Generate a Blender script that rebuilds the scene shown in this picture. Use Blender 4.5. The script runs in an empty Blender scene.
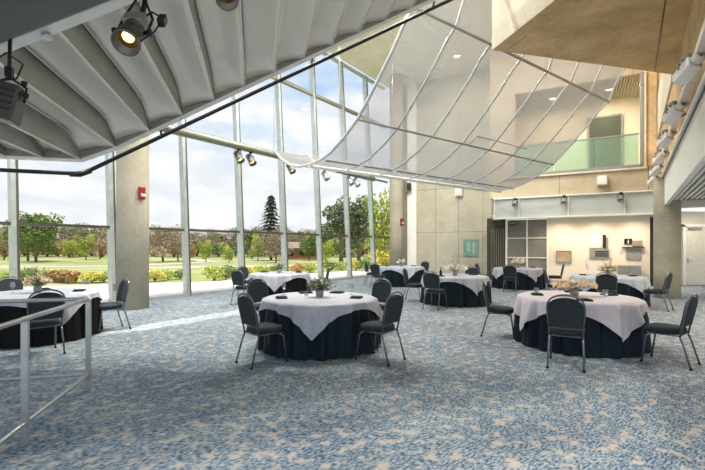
import bpy, bmesh, math, random
from mathutils import Vector, Matrix
R = math.radians
rnd = random.Random(7)
scene = bpy.context.scene
COL = scene.collection

# ------------------------------------------------------------------ camera
cd = bpy.data.cameras.new('camera'); cam = bpy.data.objects.new('camera', cd); COL.objects.link(cam)
cam.location = (0, 0, 1.55); cam.rotation_euler = (R(90), 0, 0)
cd.sensor_width = 36; cd.lens = 410/705*36; cd.shift_y = 12/705; cd.clip_end = 1000
scene.camera = cam
# ------------------------------------------------------------------ sky
w = bpy.data.worlds.new('sky'); scene.world = w; w.use_nodes = True
nt = w.node_tree; nt.nodes.clear(); N = nt.nodes.new; L = nt.links.new
out = N('ShaderNodeOutputWorld'); bg = N('ShaderNodeBackground'); tc = N('ShaderNodeTexCoord')
sep = N('ShaderNodeSeparateXYZ'); L(tc.outputs['Generated'], sep.inputs[0])
grad = N('ShaderNodeValToRGB'); L(sep.outputs['Z'], grad.inputs[0])
e = grad.color_ramp.elements; e[0].position = 0.0; e[0].color = (.62, .76, .95, 1); e[1].position = .60; e[1].color = (.36, .58, .90, 1)
mp = N('ShaderNodeMapping'); mp.inputs['Scale'].default_value = (1.6, 1.6, 4.5); mp.inputs['Location'].default_value = (.3, .8, .1)
L(tc.outputs['Generated'], mp.inputs[0])
nz = N('ShaderNodeTexNoise'); nz.inputs['Scale'].default_value = 2.2; nz.inputs['Detail'].default_value = 8; nz.inputs['Roughness'].default_value = .58
L(mp.outputs[0], nz.inputs['Vector'])
low = N('ShaderNodeMapRange'); low.inputs['From Min'].default_value = .02; low.inputs['From Max'].default_value = .5
low.inputs['To Min'].default_value = .36; low.inputs['To Max'].default_value = -.10; L(sep.outputs['Z'], low.inputs['Value'])
add = N('ShaderNodeMath'); add.operation = 'ADD'; L(nz.outputs['Fac'], add.inputs[0]); L(low.outputs[0], add.inputs[1])
cr = N('ShaderNodeValToRGB'); L(add.outputs[0], cr.inputs[0]); cr.color_ramp.elements[0].position = .45; cr.color_ramp.elements[1].position = .66
nz2 = N('ShaderNodeTexNoise'); nz2.inputs['Scale'].default_value = 5; nz2.inputs['Detail'].default_value = 6; L(mp.outputs[0], nz2.inputs['Vector'])
cc = N('ShaderNodeValToRGB'); L(nz2.outputs['Fac'], cc.inputs[0])
cc.color_ramp.elements[0].position = .35; cc.color_ramp.elements[0].color = (.80, .84, .90, 1); cc.color_ramp.elements[1].position = .6; cc.color_ramp.elements[1].color = (1.0, 1.0, 1.0, 1)
mx = N('ShaderNodeMix'); mx.data_type = 'RGBA'; L(cr.outputs[0], mx.inputs['Factor']); L(grad.outputs[0], mx.inputs['A']); L(cc.outputs[0], mx.inputs['B'])
L(mx.outputs['Result'], bg.inputs['Color']); bg.inputs['Strength'].default_value = 0.57; L(bg.outputs[0], out.inputs[0])
# ------------------------------------------------------------------ sun
sd = bpy.data.lights.new('sun', 'SUN'); sun = bpy.data.objects.new('sun', sd); COL.objects.link(sun)
sd.energy = 3.0; sd.angle = R(.5); sd.color = (1, .96, .88)
EL = R(76); to_sun = Vector((-.2*math.cos(EL), -.98*math.cos(EL), math.sin(EL)))
sun.rotation_euler = to_sun.to_track_quat('Z', 'Y').to_euler(); sun.location = to_sun*60
# ------------------------------------------------------------------ exposure
vs = scene.view_settings; vs.view_transform = 'Standard'; vs.look = 'None'; vs.gamma = 1; vs.use_curve_mapping = False
vs.exposure = 0.93
DOWN = 330     # watts of each ceiling downlight

# ================================================================== materials
def mat(name, col, rough=.6, metal=0, col2=None, scale=6, detail=4, stretch=(1, 1, 1), spec=.4, bump=0, coord='Object', lo=.35, hi=.65):
    m = bpy.data.materials.new(name); m.use_nodes = True; t = m.node_tree; b = t.nodes['Principled BSDF']
    b.inputs['Roughness'].default_value = rough; b.inputs['Metallic'].default_value = metal
    b.inputs['Specular IOR Level'].default_value = spec
    if col2 is None:
        col2 = tuple(c*.88 for c in col)
    c = t.nodes.new('ShaderNodeTexCoord'); mpn = t.nodes.new('ShaderNodeMapping'); mpn.inputs['Scale'].default_value = stretch
    n = t.nodes.new('ShaderNodeTexNoise'); n.inputs['Scale'].default_value = scale; n.inputs['Detail'].default_value = detail
    r = t.nodes.new('ShaderNodeValToRGB'); r.color_ramp.elements[0].position = lo; r.color_ramp.elements[1].position = hi
    r.color_ramp.elements[0].color = (*col2, 1); r.color_ramp.elements[1].color = (*col, 1)
    t.links.new(c.outputs[coord], mpn.inputs[0]); t.links.new(mpn.outputs[0], n.inputs['Vector']); t.links.new(n.outputs['Fac'], r.inputs[0])
    t.links.new(r.outputs[0], b.inputs['Base Color'])
    if bump:
        bn = t.nodes.new('ShaderNodeBump'); bn.inputs['Strength'].default_value = bump; bn.inputs['Distance'].default_value = .02
        t.links.new(n.outputs['Fac'], bn.inputs['Height']); t.links.new(bn.outputs[0], b.inputs['Normal'])
    m['ramp'] = r.name
    return m

def concrete(name, col, col2, panel=None, joint=.012, rot=0.0):
    """concrete with cloudy staining, small bug holes and form panel joints"""
    m = bpy.data.materials.new(name); m.use_nodes = True; t = m.node_tree; b = t.nodes['Principled BSDF']; n = t.nodes.new; l = t.links.new
    b.inputs['Roughness'].default_value = .75; b.inputs['Specular IOR Level'].default_value = .25
    c = n('ShaderNodeTexCoord'); a = n('ShaderNodeTexNoise'); a.inputs['Scale'].default_value = 1.1; a.inputs['Detail'].default_value = 9; a.inputs['Roughness'].default_value = .7
    l(c.outputs['Object'], a.inputs['Vector'])
    r = n('ShaderNodeValToRGB'); r.color_ramp.elements[0].position = .3; r.color_ramp.elements[1].position = .68
    r.color_ramp.elements[0].color = (*col2, 1); r.color_ramp.elements[1].color = (*col, 1); l(a.outputs['Fac'], r.inputs[0])
    f = n('ShaderNodeTexNoise'); f.inputs['Scale'].default_value = 14; f.inputs['Detail'].default_value = 5; l(c.outputs['Object'], f.inputs['Vector'])
    fr = n('ShaderNodeValToRGB'); fr.color_ramp.elements[0].position = .3; fr.color_ramp.elements[0].color = (.90, .89, .87, 1); fr.color_ramp.elements[1].position = .55; fr.color_ramp.elements[1].color = (1, 1, 1, 1)
    l(f.outputs['Fac'], fr.inputs[0])
    x = n('ShaderNodeMix'); x.data_type = 'RGBA'; x.blend_type = 'MULTIPLY'; x.inputs['Factor'].default_value = .8; l(r.outputs[0], x.inputs['A']); l(fr.outputs[0], x.inputs['B'])
    last = x.outputs['Result']
    if panel:
        uv = n('ShaderNodeUVMap'); uv.uv_map = 'UVMap'
        br = n('ShaderNodeTexBrick'); br.offset = 0; br.inputs['Scale'].default_value = 1; br.inputs['Brick Width'].default_value = panel[0]; br.inputs['Row Height'].default_value = panel[1]
        br.inputs['Mortar Size'].default_value = joint; br.inputs['Color1'].default_value = (1, 1, 1, 1); br.inputs['Color2'].default_value = (.9, .9, .88, 1); br.inputs['Mortar'].default_value = (.45, .42, .36, 1)
        l(uv.outputs[0], br.inputs['Vector'])
        y = n('ShaderNodeMix'); y.data_type = 'RGBA'; y.blend_type = 'MULTIPLY'; y.inputs['Factor'].default_value = 1; l(last, y.inputs['A']); l(br.outputs['Color'], y.inputs['B']); last = y.outputs['Result']
    l(last, b.inputs['Base Color'])
    bn = n('ShaderNodeBump'); bn.inputs['Strength'].default_value = .15; bn.inputs['Distance'].default_value = .02; l(f.outputs['Fac'], bn.inputs['Height']); l(bn.outputs[0], b.inputs['Normal'])
    return m

def glassy(name, tint, gloss=.06, rough=0.0):
    m = bpy.data.materials.new(name); m.use_nodes = True; t = m.node_tree; t.nodes.clear(); n = t.nodes.new; l = t.links.new
    o = n('ShaderNodeOutputMaterial'); tr = n('ShaderNodeBsdfTransparent'); tr.inputs[0].default_value = (*tint, 1)
    g = n('ShaderNodeBsdfGlossy'); g.inputs['Roughness'].default_value = rough; mxx = n('ShaderNodeMixShader'); mxx.inputs[0].default_value = gloss
    l(tr.outputs[0], mxx.inputs[1]); l(g.outputs[0], mxx.inputs[2]); l(mxx.outputs[0], o.inputs[0])
    return m

def emis(name, col, s):
    m = bpy.data.materials.new(name); m.use_nodes = True; t = m.node_tree; b = t.nodes['Principled BSDF']
    b.inputs['Base Color'].default_value = (*col, 1); b.inputs['Emission Color'].default_value = (*col, 1); b.inputs['Emission Strength'].default_value = s
    return m

M = {}
M['conc'] = concrete('concrete', (.50, .47, .37), (.35, .32, .24))
M['conc_pan'] = concrete('concrete_panels', (.62, .59, .48), (.47, .44, .34), panel=(1.25, 2.35))
M['conc_brown'] = concrete('concrete_brown', (.80, .58, .33), (.42, .29, .14))
M['conc_band'] = concrete('concrete_band', (.60, .52, .38), (.44, .36, .24), panel=(3.0, 9))
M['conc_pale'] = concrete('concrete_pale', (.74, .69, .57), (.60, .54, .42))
M['cream'] = mat('cream_paint', (.84, .76, .62), .7, col2=(.80, .72, .57), scale=2)
M['white'] = mat('white_paint', (.90, .89, .84), .5, scale=3, col2=(.86, .85, .80))
M['ceil'] = mat('ceiling_paint', (.80, .78, .66), .8, scale=1.2, col2=(.74, .71, .58))
M['alu'] = mat('aluminium', (.50, .55, .53), .35, .55, col2=(.42, .47, .45), scale=4)
M['alu_dark'] = mat('dark_aluminium', (.10, .10, .08), .45, .3)
M['steel'] = mat('brushed_steel', (.52, .53, .53), .32, .7, scale=20, stretch=(1, 1, .1))
M['railp'] = mat('rail_paint', (.46, .47, .46), .28, .5, scale=9)
M['black'] = mat('black_metal', (.018, .018, .02), .4, .2)
M['pipe'] = mat('painted_pipe', (.22, .23, .18), .35, .35)
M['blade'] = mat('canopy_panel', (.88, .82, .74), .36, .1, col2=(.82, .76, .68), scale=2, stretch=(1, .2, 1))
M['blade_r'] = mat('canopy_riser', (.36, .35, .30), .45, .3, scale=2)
M['slab'] = mat('grey_green_slab', (.13, .15, .14), .6, col2=(.10, .12, .11), scale=2)
M['fascia'] = mat('fascia_panel', (.56, .60, .56), .35, .1, scale=1.5, col2=(.52, .56, .52))
M['seat'] = mat('chair_fabric', (.038, .048, .056), .8, col2=(.024, .031, .038), scale=120, detail=2, spec=.2)
M['frame'] = mat('chair_frame', (.16, .17, .18), .3, .6)
M['leg'] = mat('chair_leg', (.22, .24, .26), .28, .8)
M['rubber'] = mat('rubber', (.02, .02, .02), .8)
M['navy'] = mat('navy_cloth', (.007, .018, .028), .6, col2=(.004, .012, .020), scale=30, spec=.2)
M['blackc'] = mat('black_cloth', (.010, .009, .010), .75, scale=30, spec=.15)
M['grey_cloth'] = mat('pale_grey_cloth', (.47, .48, .53), .5, col2=(.42, .43, .48), scale=18)
M['pink_cloth'] = mat('pale_lilac_cloth', (.62, .57, .61), .5, col2=(.60, .53, .56), scale=18)
M['blue_cloth'] = mat('pale_blue_cloth', (.47, .53, .60), .5, col2=(.49, .54, .62), scale=18)
M['napkin'] = mat('napkin_cloth', (.015, .02, .028), .8)
M['wood'] = mat('table_wood', (.35, .24, .15), .6)
M['petal'] = mat('cream_petal', (.95, .85, .66), .6, col2=(.92, .72, .48), scale=12)
M['petalw'] = mat('white_petal', (.95, .92, .80), .6, scale=12)
M['sage'] = mat('sage_leaf', (.24, .27, .16), .6, col2=(.15, .18, .10), scale=10)
M['dried'] = mat('dried_sprig', (.45, .42, .30), .7, col2=(.25, .25, .17), scale=10)
M['ceramic'] = mat('stone_vase', (.30, .30, .27), .4)
M['glass'] = glassy('window_glass', (.97, .985, .98), .02)
M['rail_glass'] = glassy('green_glass', (.74, .90, .83), .10)
_t = M['rail_glass'].node_tree; _d = _t.nodes.new('ShaderNodeBsdfDiffuse'); _d.inputs[0].default_value = (.50, .66, .58, 1); _m = _t.nodes.new('ShaderNodeMixShader'); _m.inputs[0].default_value = .16  # mint diffuse share imitates a frosted reflection on the glass
_o = [n_ for n_ in _t.nodes if n_.type == 'OUTPUT_MATERIAL'][0]; _s = _o.inputs[0].links[0].from_socket; _t.links.new(_s, _m.inputs[1]); _t.links.new(_d.outputs[0], _m.inputs[2]); _t.links.new(_m.outputs[0], _o.inputs[0])
M['cup'] = glassy('clear_glass', (.86, .90, .90), .22, .03)
M['red'] = mat('red_plastic', (.30, .02, .03), .35)
M['lamp_warm'] = emis('warm_lamp', (1, .50, .12), 4)
M['lamp_white'] = emis('white_lamp', (1, .93, .80), 8)
M['fixture'] = mat('cast_fixture', (.20, .18, .16), .4, .6, col2=(.13, .12, .11))
M['proj'] = mat('pale_fixture', (.88, .84, .80), .4, .05)
M['gold'] = mat('gold_reflector', (.75, .42, .08), .25, .8)
M['screen'] = mat('grey_screen', (.26, .25, .21), .7, col2=(.23, .22, .18), scale=3)
M['dark_door'] = mat('dark_door', (.075, .065, .045), .6)
M['signgrey'] = mat('sign_grey', (.30, .30, .28), .4)
M['signwhite'] = mat('sign_white', (.75, .74, .72), .4)
M['signblack'] = mat('sign_black', (.02, .02, .02), .4)
M['signgreen'] = mat('green_glass_sign', (.16, .34, .25), .25, col2=(.22, .42, .32), scale=7)
M['exitg'] = emis('exit_green', (.05, .40, .15), .35)
M['art'] = mat('abstract_print', (.46, .42, .28), .5, col2=(.40, .26, .16), scale=3)
M['cab'] = mat('grey_cabinet', (.30, .30, .28), .5)
M['door'] = mat('cream_door', (.78, .74, .62), .45)
M['terrace'] = mat('terrace_concrete', (.66, .60, .54), .8, scale=3)
M['path'] = mat('gravel_path', (.62, .52, .40), .9, scale=2)
M['brick'] = mat('brick_house', (.36, .18, .11), .8, scale=30)
M['roofb'] = mat('brown_roof', (.30, .22, .17), .8)
M['city'] = mat('far_building', (.42, .46, .52), .7)
M['bark'] = mat('bark', (.22, .17, .13), .9, scale=15)
def leaf(name, a, b): return mat(name, a, .75, col2=b, scale=2.3, detail=6, spec=.15)
M['lf_green'] = leaf('leaf_green', (.26, .34, .08), (.11, .17, .045))
M['lf_dark'] = leaf('leaf_dark', (  .22, .26, .12), (.11, .14, .07))
M['lf_blue'] = leaf('leaf_conifer', (.10, .12, .075), (.045, .06, .04))
M['lf_brown'] = leaf('leaf_brown', (.46, .35, .23), (.28, .21, .13))
M['lf_yellow'] = leaf('leaf_yellow', (.68, .58, .10), (.50, .44, .08))
M['lf_lime'] = leaf('leaf_lime', (.50, .54, .10), (.30, .36, .07))
M['lf_rust'] = leaf('leaf_rust', (.62, .38, .14), (.42, .26, .11))

def mesh_net():
    m = bpy.data.materials.new('perforated_net'); m.use_nodes = True; t = m.node_tree; t.nodes.clear(); n = t.nodes.new; l = t.links.new
    o = n('ShaderNodeOutputMaterial'); tr = n('ShaderNodeBsdfTransparent'); tr.inputs[0].default_value = (1, 1, 1, 1)
    df = n('ShaderNodeBsdfDiffuse'); df.inputs[0].default_value = (.25, .258, .265, 1)
    tl = n('ShaderNodeBsdfTranslucent'); tl.inputs[0].default_value = (.25, .258, .265, 1)
    a = n('ShaderNodeMixShader'); a.inputs[0].default_value = .35; l(df.outputs[0], a.inputs[1]); l(tl.outputs[0], a.inputs[2])
    # woven cloth closes up at grazing angles
    lw = n('ShaderNodeLayerWeight'); lw.inputs['Blend'].default_value = .35
    mr = n('ShaderNodeMapRange'); mr.inputs['To Min'].default_value = .46; mr.inputs['To Max'].default_value = .97; l(lw.outputs['Facing'], mr.inputs['Value'])
    b = n('ShaderNodeMixShader'); l(mr.outputs[0], b.inputs[0]); l(tr.outputs[0], b.inputs[1]); l(a.outputs[0], b.inputs[2]); l(b.outputs[0], o.inputs[0])
    return m
M['net'] = mesh_net()

def carpet():
    m = bpy.data.materials.new('patterned_carpet'); m.use_nodes = True; t = m.node_tree; b = t.nodes['Principled BSDF']; n = t.nodes.new; l = t.links.new
    b.inputs['Roughness'].default_value = .85; b.inputs['Specular IOR Level'].default_value = .15
    c = n('ShaderNodeTexCoord'); mp1 = n('ShaderNodeMapping'); mp1.inputs['Rotation'].default_value = (0, 0, R(-38)); l(c.outputs['Object'], mp1.inputs[0])
    # short dashes
    mpd = n('ShaderNodeMapping'); mpd.inputs['Scale'].default_value = (24, 62, 1); l(mp1.outputs[0], mpd.inputs[0])
    d = n('ShaderNodeTexNoise'); d.inputs['Scale'].default_value = 1.0; d.inputs['Detail'].default_value = 2; l(mpd.outputs[0], d.inputs['Vector'])
    dr = n('ShaderNodeValToRGB'); l(d.outputs['Fac'], dr.inputs[0]); q = dr.color_ramp
    q.elements[0].position = .36; q.elements[0].color = (.055, .088, .115, 1); q.elements[1].position = .62; q.elements[1].color = (.36, .41, .445, 1)
    x = q.elements.new(.48); x.color = (.155, .21, .255, 1)
    # bigger blue variation
    v = n('ShaderNodeTexNoise'); v.inputs['Scale'].default_value = 1.3; v.inputs['Detail'].default_value = 4; l(mp1.outputs[0], v.inputs['Vector'])
    vr = n('ShaderNodeValToRGB'); vr.color_ramp.elements[0].position = .35; vr.color_ramp.elements[0].color = (.78, .82, .88, 1); vr.color_ramp.elements[1].position = .65; vr.color_ramp.elements[1].color = (1.12, 1.12, 1.1, 1); l(v.outputs['Fac'], vr.inputs[0])
    mm = n('ShaderNodeMix'); mm.data_type = 'RGBA'; mm.blend_type = 'MULTIPLY'; mm.inputs['Factor'].default_value = 1; l(dr.outputs[0], mm.inputs['A']); l(vr.outputs[0], mm.inputs['B'])
    # beige flecks in clumps
    mpf = n('ShaderNodeMapping'); mpf.inputs['Scale'].default_value = (7.5, 9.0, 1); l(mp1.outputs[0], mpf.inputs[0])
    f = n('ShaderNodeTexNoise'); f.inputs['Scale'].default_value = 1.0; f.inputs['Detail'].default_value = 5; f.inputs['Roughness'].default_value = .62; l(mpf.outputs[0], f.inputs['Vector'])
    fr = n('ShaderNodeValToRGB'); fr.color_ramp.elements[0].position = .51; fr.color_ramp.elements[1].position = .62; l(f.outputs['Fac'], fr.inputs[0])
    g = n('ShaderNodeMath'); g.operation = 'MULTIPLY'; l(fr.outputs[0], g.inputs[0]); g.inputs[1].default_value = .85
    k = n('ShaderNodeMix'); k.data_type = 'RGBA'; l(g.outputs[0], k.inputs['Factor']); l(mm.outputs['Result'], k.inputs['A']); k.inputs['B'].default_value = (.50, .43, .36, 1)
    l(k.outputs['Result'], b.inputs['Base Color'])
    bn = n('ShaderNodeBump'); bn.inputs['Strength'].default_value = .25; bn.inputs['Distance'].default_value = .01; l(d.outputs['Fac'], bn.inputs['Height']); l(bn.outputs[0], b.inputs['Normal'])
    return m
M['carpet'] = carpet()

def grass():
    m = bpy.data.materials.new('lawn'); m.use_nodes = True; t = m.node_tree; b = t.nodes['Principled BSDF']; n = t.nodes.new; l = t.links.new
    b.inputs['Roughness'].default_value = .9; b.inputs['Specular IOR Level'].default_value = .1
    c = n('ShaderNodeTexCoord'); mp1 = n('ShaderNodeMapping'); mp1.inputs['Scale'].default_value = (.05, .16, 1); mp1.inputs['Rotation'].default_value = (0, 0, .2); l(c.outputs['Object'], mp1.inputs[0])
    a = n('ShaderNodeTexNoise'); a.inputs['Scale'].default_value = 1.6; a.inputs['Detail'].default_value = 8; a.inputs['Roughness'].default_value = .65; l(mp1.outputs[0], a.inputs['Vector'])
    r = n('ShaderNodeValToRGB'); l(a.outputs['Fac'], r.inputs[0]); q = r.color_ramp
    q.elements[0].position = .34; q.elements[0].color = (.22, .26, .09, 1); q.elements[1].position = .66; q.elements[1].color = (.47, .39, .22, 1)
    x = q.elements.new(.5); x.color = (.34, .34, .13, 1)
    l(r.outputs[0], b.inputs['Base Color'])
    return m
M['grass'] = grass()

# ================================================================== mesh helpers
class MB:
    def __init__(s): s.bm = bmesh.new(); s.uv = s.bm.loops.layers.uv.new('UVMap'); s.mi = 0
    def poly(s, pts):
        vs_ = [s.bm.verts.new(p) for p in pts]
        f = s.bm.faces.new(vs_); f.material_index = s.mi; return f
    def quad_uv(s, pts, uvs):
        f = s.poly(pts)
        for lp, u in zip(f.loops, uvs): lp[s.uv].uv = u
        return f
    def prism(s, base, z0, z1, top=None):
        """vertical prism over a polygon of (x, y); walls carry metre UVs"""
        n = len(base); top = top or base
        a = sum(base[i][0]*base[(i+1) % n][1]-base[(i+1) % n][0]*base[i][1] for i in range(n))
        if a < 0: base = base[::-1]; top = top[::-1]
        d = 0
        for i in range(n):
            p, q = base[i], base[(i+1) % n]; pt, qt = top[i], top[(i+1) % n]
            ln = math.hypot(q[0]-p[0], q[1]-p[1])
            s.quad_uv([(p[0], p[1], z0), (q[0], q[1], z0), (qt[0], qt[1], z1), (pt[0], pt[1], z1)], [(d, z0), (d+ln, z0), (d+ln, z1), (d, z1)]); d += ln
        f = s.poly([(p[0], p[1], z1) for p in top])
        for lp in f.loops: lp[s.uv].uv = lp.vert.co.xy
        f = s.poly([(p[0], p[1], z0) for p in base[::-1]])
        for lp in f.loops: lp[s.uv].uv = lp.vert.co.xy
    def slab(s, p, q, th, z0, z1, side=1):
        """wall from p to q (x, y), thickness th to the left of p->q when side is 1"""
        d = Vector((q[0]-p[0], q[1]-p[1])).normalized(); nrm = Vector((-d.y, d.x))*th*side
        s.prism([tuple(p), tuple(q), (q[0]+nrm.x, q[1]+nrm.y), (p[0]+nrm.x, p[1]+nrm.y)], z0, z1)
    def box(s, c, size, rot=None, bev=0):
        r = bmesh.ops.create_cube(s.bm, size=1)
        mx_ = Matrix.Translation(c) @ (rot.to_4x4() if rot is not None else Matrix()) @ Matrix.Diagonal((*size, 1))
        bmesh.ops.transform(s.bm, matrix=mx_, verts=r['verts'])
        fs = {f for v in r['verts'] for f in v.link_faces}
        for f in fs: f.material_index = s.mi
        if bev:
            es = list({e_ for v in r['verts'] for e_ in v.link_edges})
            g = bmesh.ops.bevel(s.bm, geom=es, offset=bev, segments=2, affect='EDGES', profile=.6)
            for f in g['faces']: f.material_index = s.mi
    def bar(s, p, q, wd, ht, up=(0, 0, 1)):
        p = Vector(p); q = Vector(q); d = (q-p); ln = d.length; d.normalize(); u = Vector(up)
        sd_ = d.cross(u).normalized(); u = sd_.cross(d)
        rot = Matrix((sd_, d, u)).transposed()
        s.box((p+q)/2, (wd, ln, ht), rot)
    def tube(s, pts, r, seg=8, cap=True, closed=False):
        pts = [Vector(p) for p in pts]; n = len(pts); rings = []
        rr = r if isinstance(r, (list, tuple)) else [r]*n
        prev = None
        for i, p in enumerate(pts):
            if closed: d = (pts[(i+1) % n]-pts[i-1])
            else: d = (pts[min(i+1, n-1)]-pts[max(i-1, 0)])
            d.normalize()
            if prev is None:
                a = Vector((0, 0, 1)) if abs(d.z) < .9 else Vector((1, 0, 0)); x = d.cross(a).normalized()
            else:
                x = (prev-d*prev.dot(d)).normalized()
            prev = x; y = d.cross(x)
            rings.append([s.bm.verts.new(p+(x*math.cos(2*math.pi*k/seg)+y*math.sin(2*math.pi*k/seg))*rr[i]) for k in range(seg)])
        m_ = n if closed else n-1
        for i in range(m_):
            A, B = rings[i], rings[(i+1) % n]
            for k in range(seg):
                f = s.bm.faces.new((A[k], A[(k+1) % seg], B[(k+1) % seg], B[k])); f.smooth = True; f.material_index = s.mi
        if cap and not closed:
            f = s.bm.faces.new(rings[0][::-1]); f.material_index = s.mi; f = s.bm.faces.new(rings[-1]); f.material_index = s.mi
    def lathe(s, prof, c=(0, 0, 0), seg=16, rot=None):
        c = Vector(c); rings = []
        for (r_, z_) in prof:
            ring = []
            for k in range(seg):
                v = Vector((r_*math.cos(2*math.pi*k/seg), r_*math.sin(2*math.pi*k/seg), z_))
                if rot is not None: v = rot @ v
                ring.append(s.bm.verts.new(c+v))
            rings.append(ring)
        for A, B in zip(rings, rings[1:]):
            for k in range(seg):
                f = s.bm.faces.new((A[k], A[(k+1) % seg], B[(k+1) % seg], B[k])); f.smooth = True; f.material_index = s.mi
        for ring, rev in ((rings[0], True), (rings[-1], False)):
            f = s.bm.faces.new(ring[::-1] if rev else ring); f.material_index = s.mi
    def grid(s, fn, nu, nv, smooth=True, closed_u=False):
        V = [[s.bm.verts.new(fn(i, j)) for j in range(nv)] for i in range(nu)]
        for i in range(nu if closed_u else nu-1):
            for j in range(nv-1):
                f = s.bm.faces.new((V[i][j], V[(i+1) % nu][j], V[(i+1) % nu][j+1], V[i][j+1])); f.smooth = smooth; f.material_index = s.mi
        return V
    def build(s, name, m, parent=None, mats=None, fixn=True):
        if fixn: bmesh.ops.recalc_face_normals(s.bm, faces=s.bm.faces)
        me = bpy.data.meshes.new(name); s.bm.to_mesh(me); s.bm.free()
        for mm in (mats or [m]): me.materials.append(mm)
        o = bpy.data.objects.new(name, me); COL.objects.link(o)
        if parent: o.parent = parent
        return o

def tag(o, label=None, cat=None, group=None, kind=None):
    if label: o['label'] = label
    if cat: o['category'] = cat
    if group: o['group'] = group
    if kind: o['kind'] = kind
    return o
def struct(o, label=None): o['kind'] = 'structure'; (label and o.__setitem__('label', label)); return o
def empty(name, loc=(0, 0, 0), rz=0.0):
    o = bpy.data.objects.new(name, None); COL.objects.link(o); o.location = loc; o.rotation_euler = (0, 0, rz); o.empty_display_size = .1
    return o
KIDS = {}
def copy_tree(o, parent=None):
    c = o.copy(); COL.objects.link(c)
    if parent: c.parent = parent; c.matrix_parent_inverse = o.matrix_parent_inverse.copy()
    for ch in [x for x in COL.objects if x.parent == o]: copy_tree(ch, c)
    return c

# ================================================================== site geometry
UW = Vector((.5896, .8077)); NI = Vector((.8077, -.5896)); O0 = Vector((-14.78, 0))     # glass wall: along, inwards
LEAN = math.tan(R(3.2))
def PQ(p, q): v = O0+UW*p+NI*q; return (v.x, v.y)
def wall_pt(Y, z, off=0.0):      # point on the glass wall plane above its base at depth Y, off = inwards
    b = Vector((-14.78+.73*Y, Y))+NI*(.1-z*LEAN+off); return Vector((b.x, b.y, z))
D1 = Vector((.562, .827)); N1 = Vector((.827, -.562))      # side wall: along, to the right
def SW(s, w_): v = D1*s+N1*w_; return (v.x, v.y)
BW = Vector((-.8746, .4849)); BN = Vector((.4849, .8746))   # back wall: to the left, away
BC = Vector((11.35, 15.3))
def BK(t, off=0.0): v = BC+BW*t+BN*off; return (v.x, v.y)
GA = Vector((-.232, .973)); GB = Vector((.973, .232))       # building grid of the canopy
CEIL = 10.7

# ------------------------------------------------------------------ ground, floor, ceiling
b = MB(); b.prism([PQ(2, 0), PQ(31, 0), PQ(31, 30), PQ(2, 30)], -.2, 0); struct(b.build('floor', M['carpet']))
b = MB(); b.prism([PQ(-60, -9.5), PQ(12, -9.5), PQ(16, -7.25), PQ(19.7, -4.7), PQ(60, -4.6), PQ(60, -.0), PQ(-60, -.0)], -.15, -.04); struct(b.build('terrace', M['terrace']))
b = MB(); b.prism([PQ(-300, -420), PQ(420, -420), PQ(420, -4.3), PQ(-300, -4.3)], -.5, -.08); struct(b.build('lawn_ground', M['grass']))
# park paths
def ribbon(name, pts, wd, z, m):
    b = MB(); V = [Vector(p) for p in pts]; L_, R_ = [], []
    for i, p in enumerate(V):
        d = (V[min(i+1, len(V)-1)]-V[max(i-1, 0)]).normalized(); n_ = Vector((-d.y, d.x))*wd/2
        L_.append(p+n_); R_.append(p-n_)
    for i in range(len(V)-1):
        b.poly([(L_[i].x, L_[i].y, z), (R_[i].x, R_[i].y, z), (R_[i+1].x, R_[i+1].y, z), (L_[i+1].x, L_[i+1].y, z)])
        b.poly([(L_[i].x, L_[i].y, z-.03), (L_[i].x, L_[i].y, z), (L_[i+1].x, L_[i+1].y, z), (L_[i+1].x, L_[i+1].y, z-.03)])
        b.poly([(R_[i].x, R_[i].y, z-.03), (R_[i].x, R_[i].y, z), (R_[i+1].x, R_[i+1].y, z), (R_[i+1].x, R_[i+1].y, z-.03)])
    return struct(b.build(name, m))
ribbon('park_path', [(-60, 28), (-38, 30), (-25, 33), (-19, 36), (-15, 44), (-20, 52), (-32, 56)], 1.8, -.05, M['path'])
ribbon('park_path', [(-18, 31), (-12, 33), (-4, 36), (4, 42), (14, 46)], 2.2, -.045, M['path'])

# ceiling with an unseen slot added to let the strip of sun through
b = MB()
for (p0, p1, q0, q1) in ((5, 31, -.3, 4.85), (5, 31, 5.45, 27), (5, 9.2, 4.85, 5.45), (13.0, 31, 4.85, 5.45)):
    b.prism([PQ(p0, q0), PQ(p1, q0), PQ(p1, q1), PQ(p0, q1)], CEIL, CEIL+.3)
struct(b.build('ceiling', M['ceil']))
b = MB()
for q in (1.5, 3.0, 4.5, 6.5, 8.0, 9.5): b.bar((*PQ(5, q), CEIL-.015), (*PQ(30, q), CEIL-.015), .05, .03)
for p in range(7, 30, 3): b.bar((*PQ(p, 0), CEIL-.012), (*PQ(p, 12), CEIL-.012), .05, .024)
struct(b.build('trim_1', M['white']))

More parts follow.
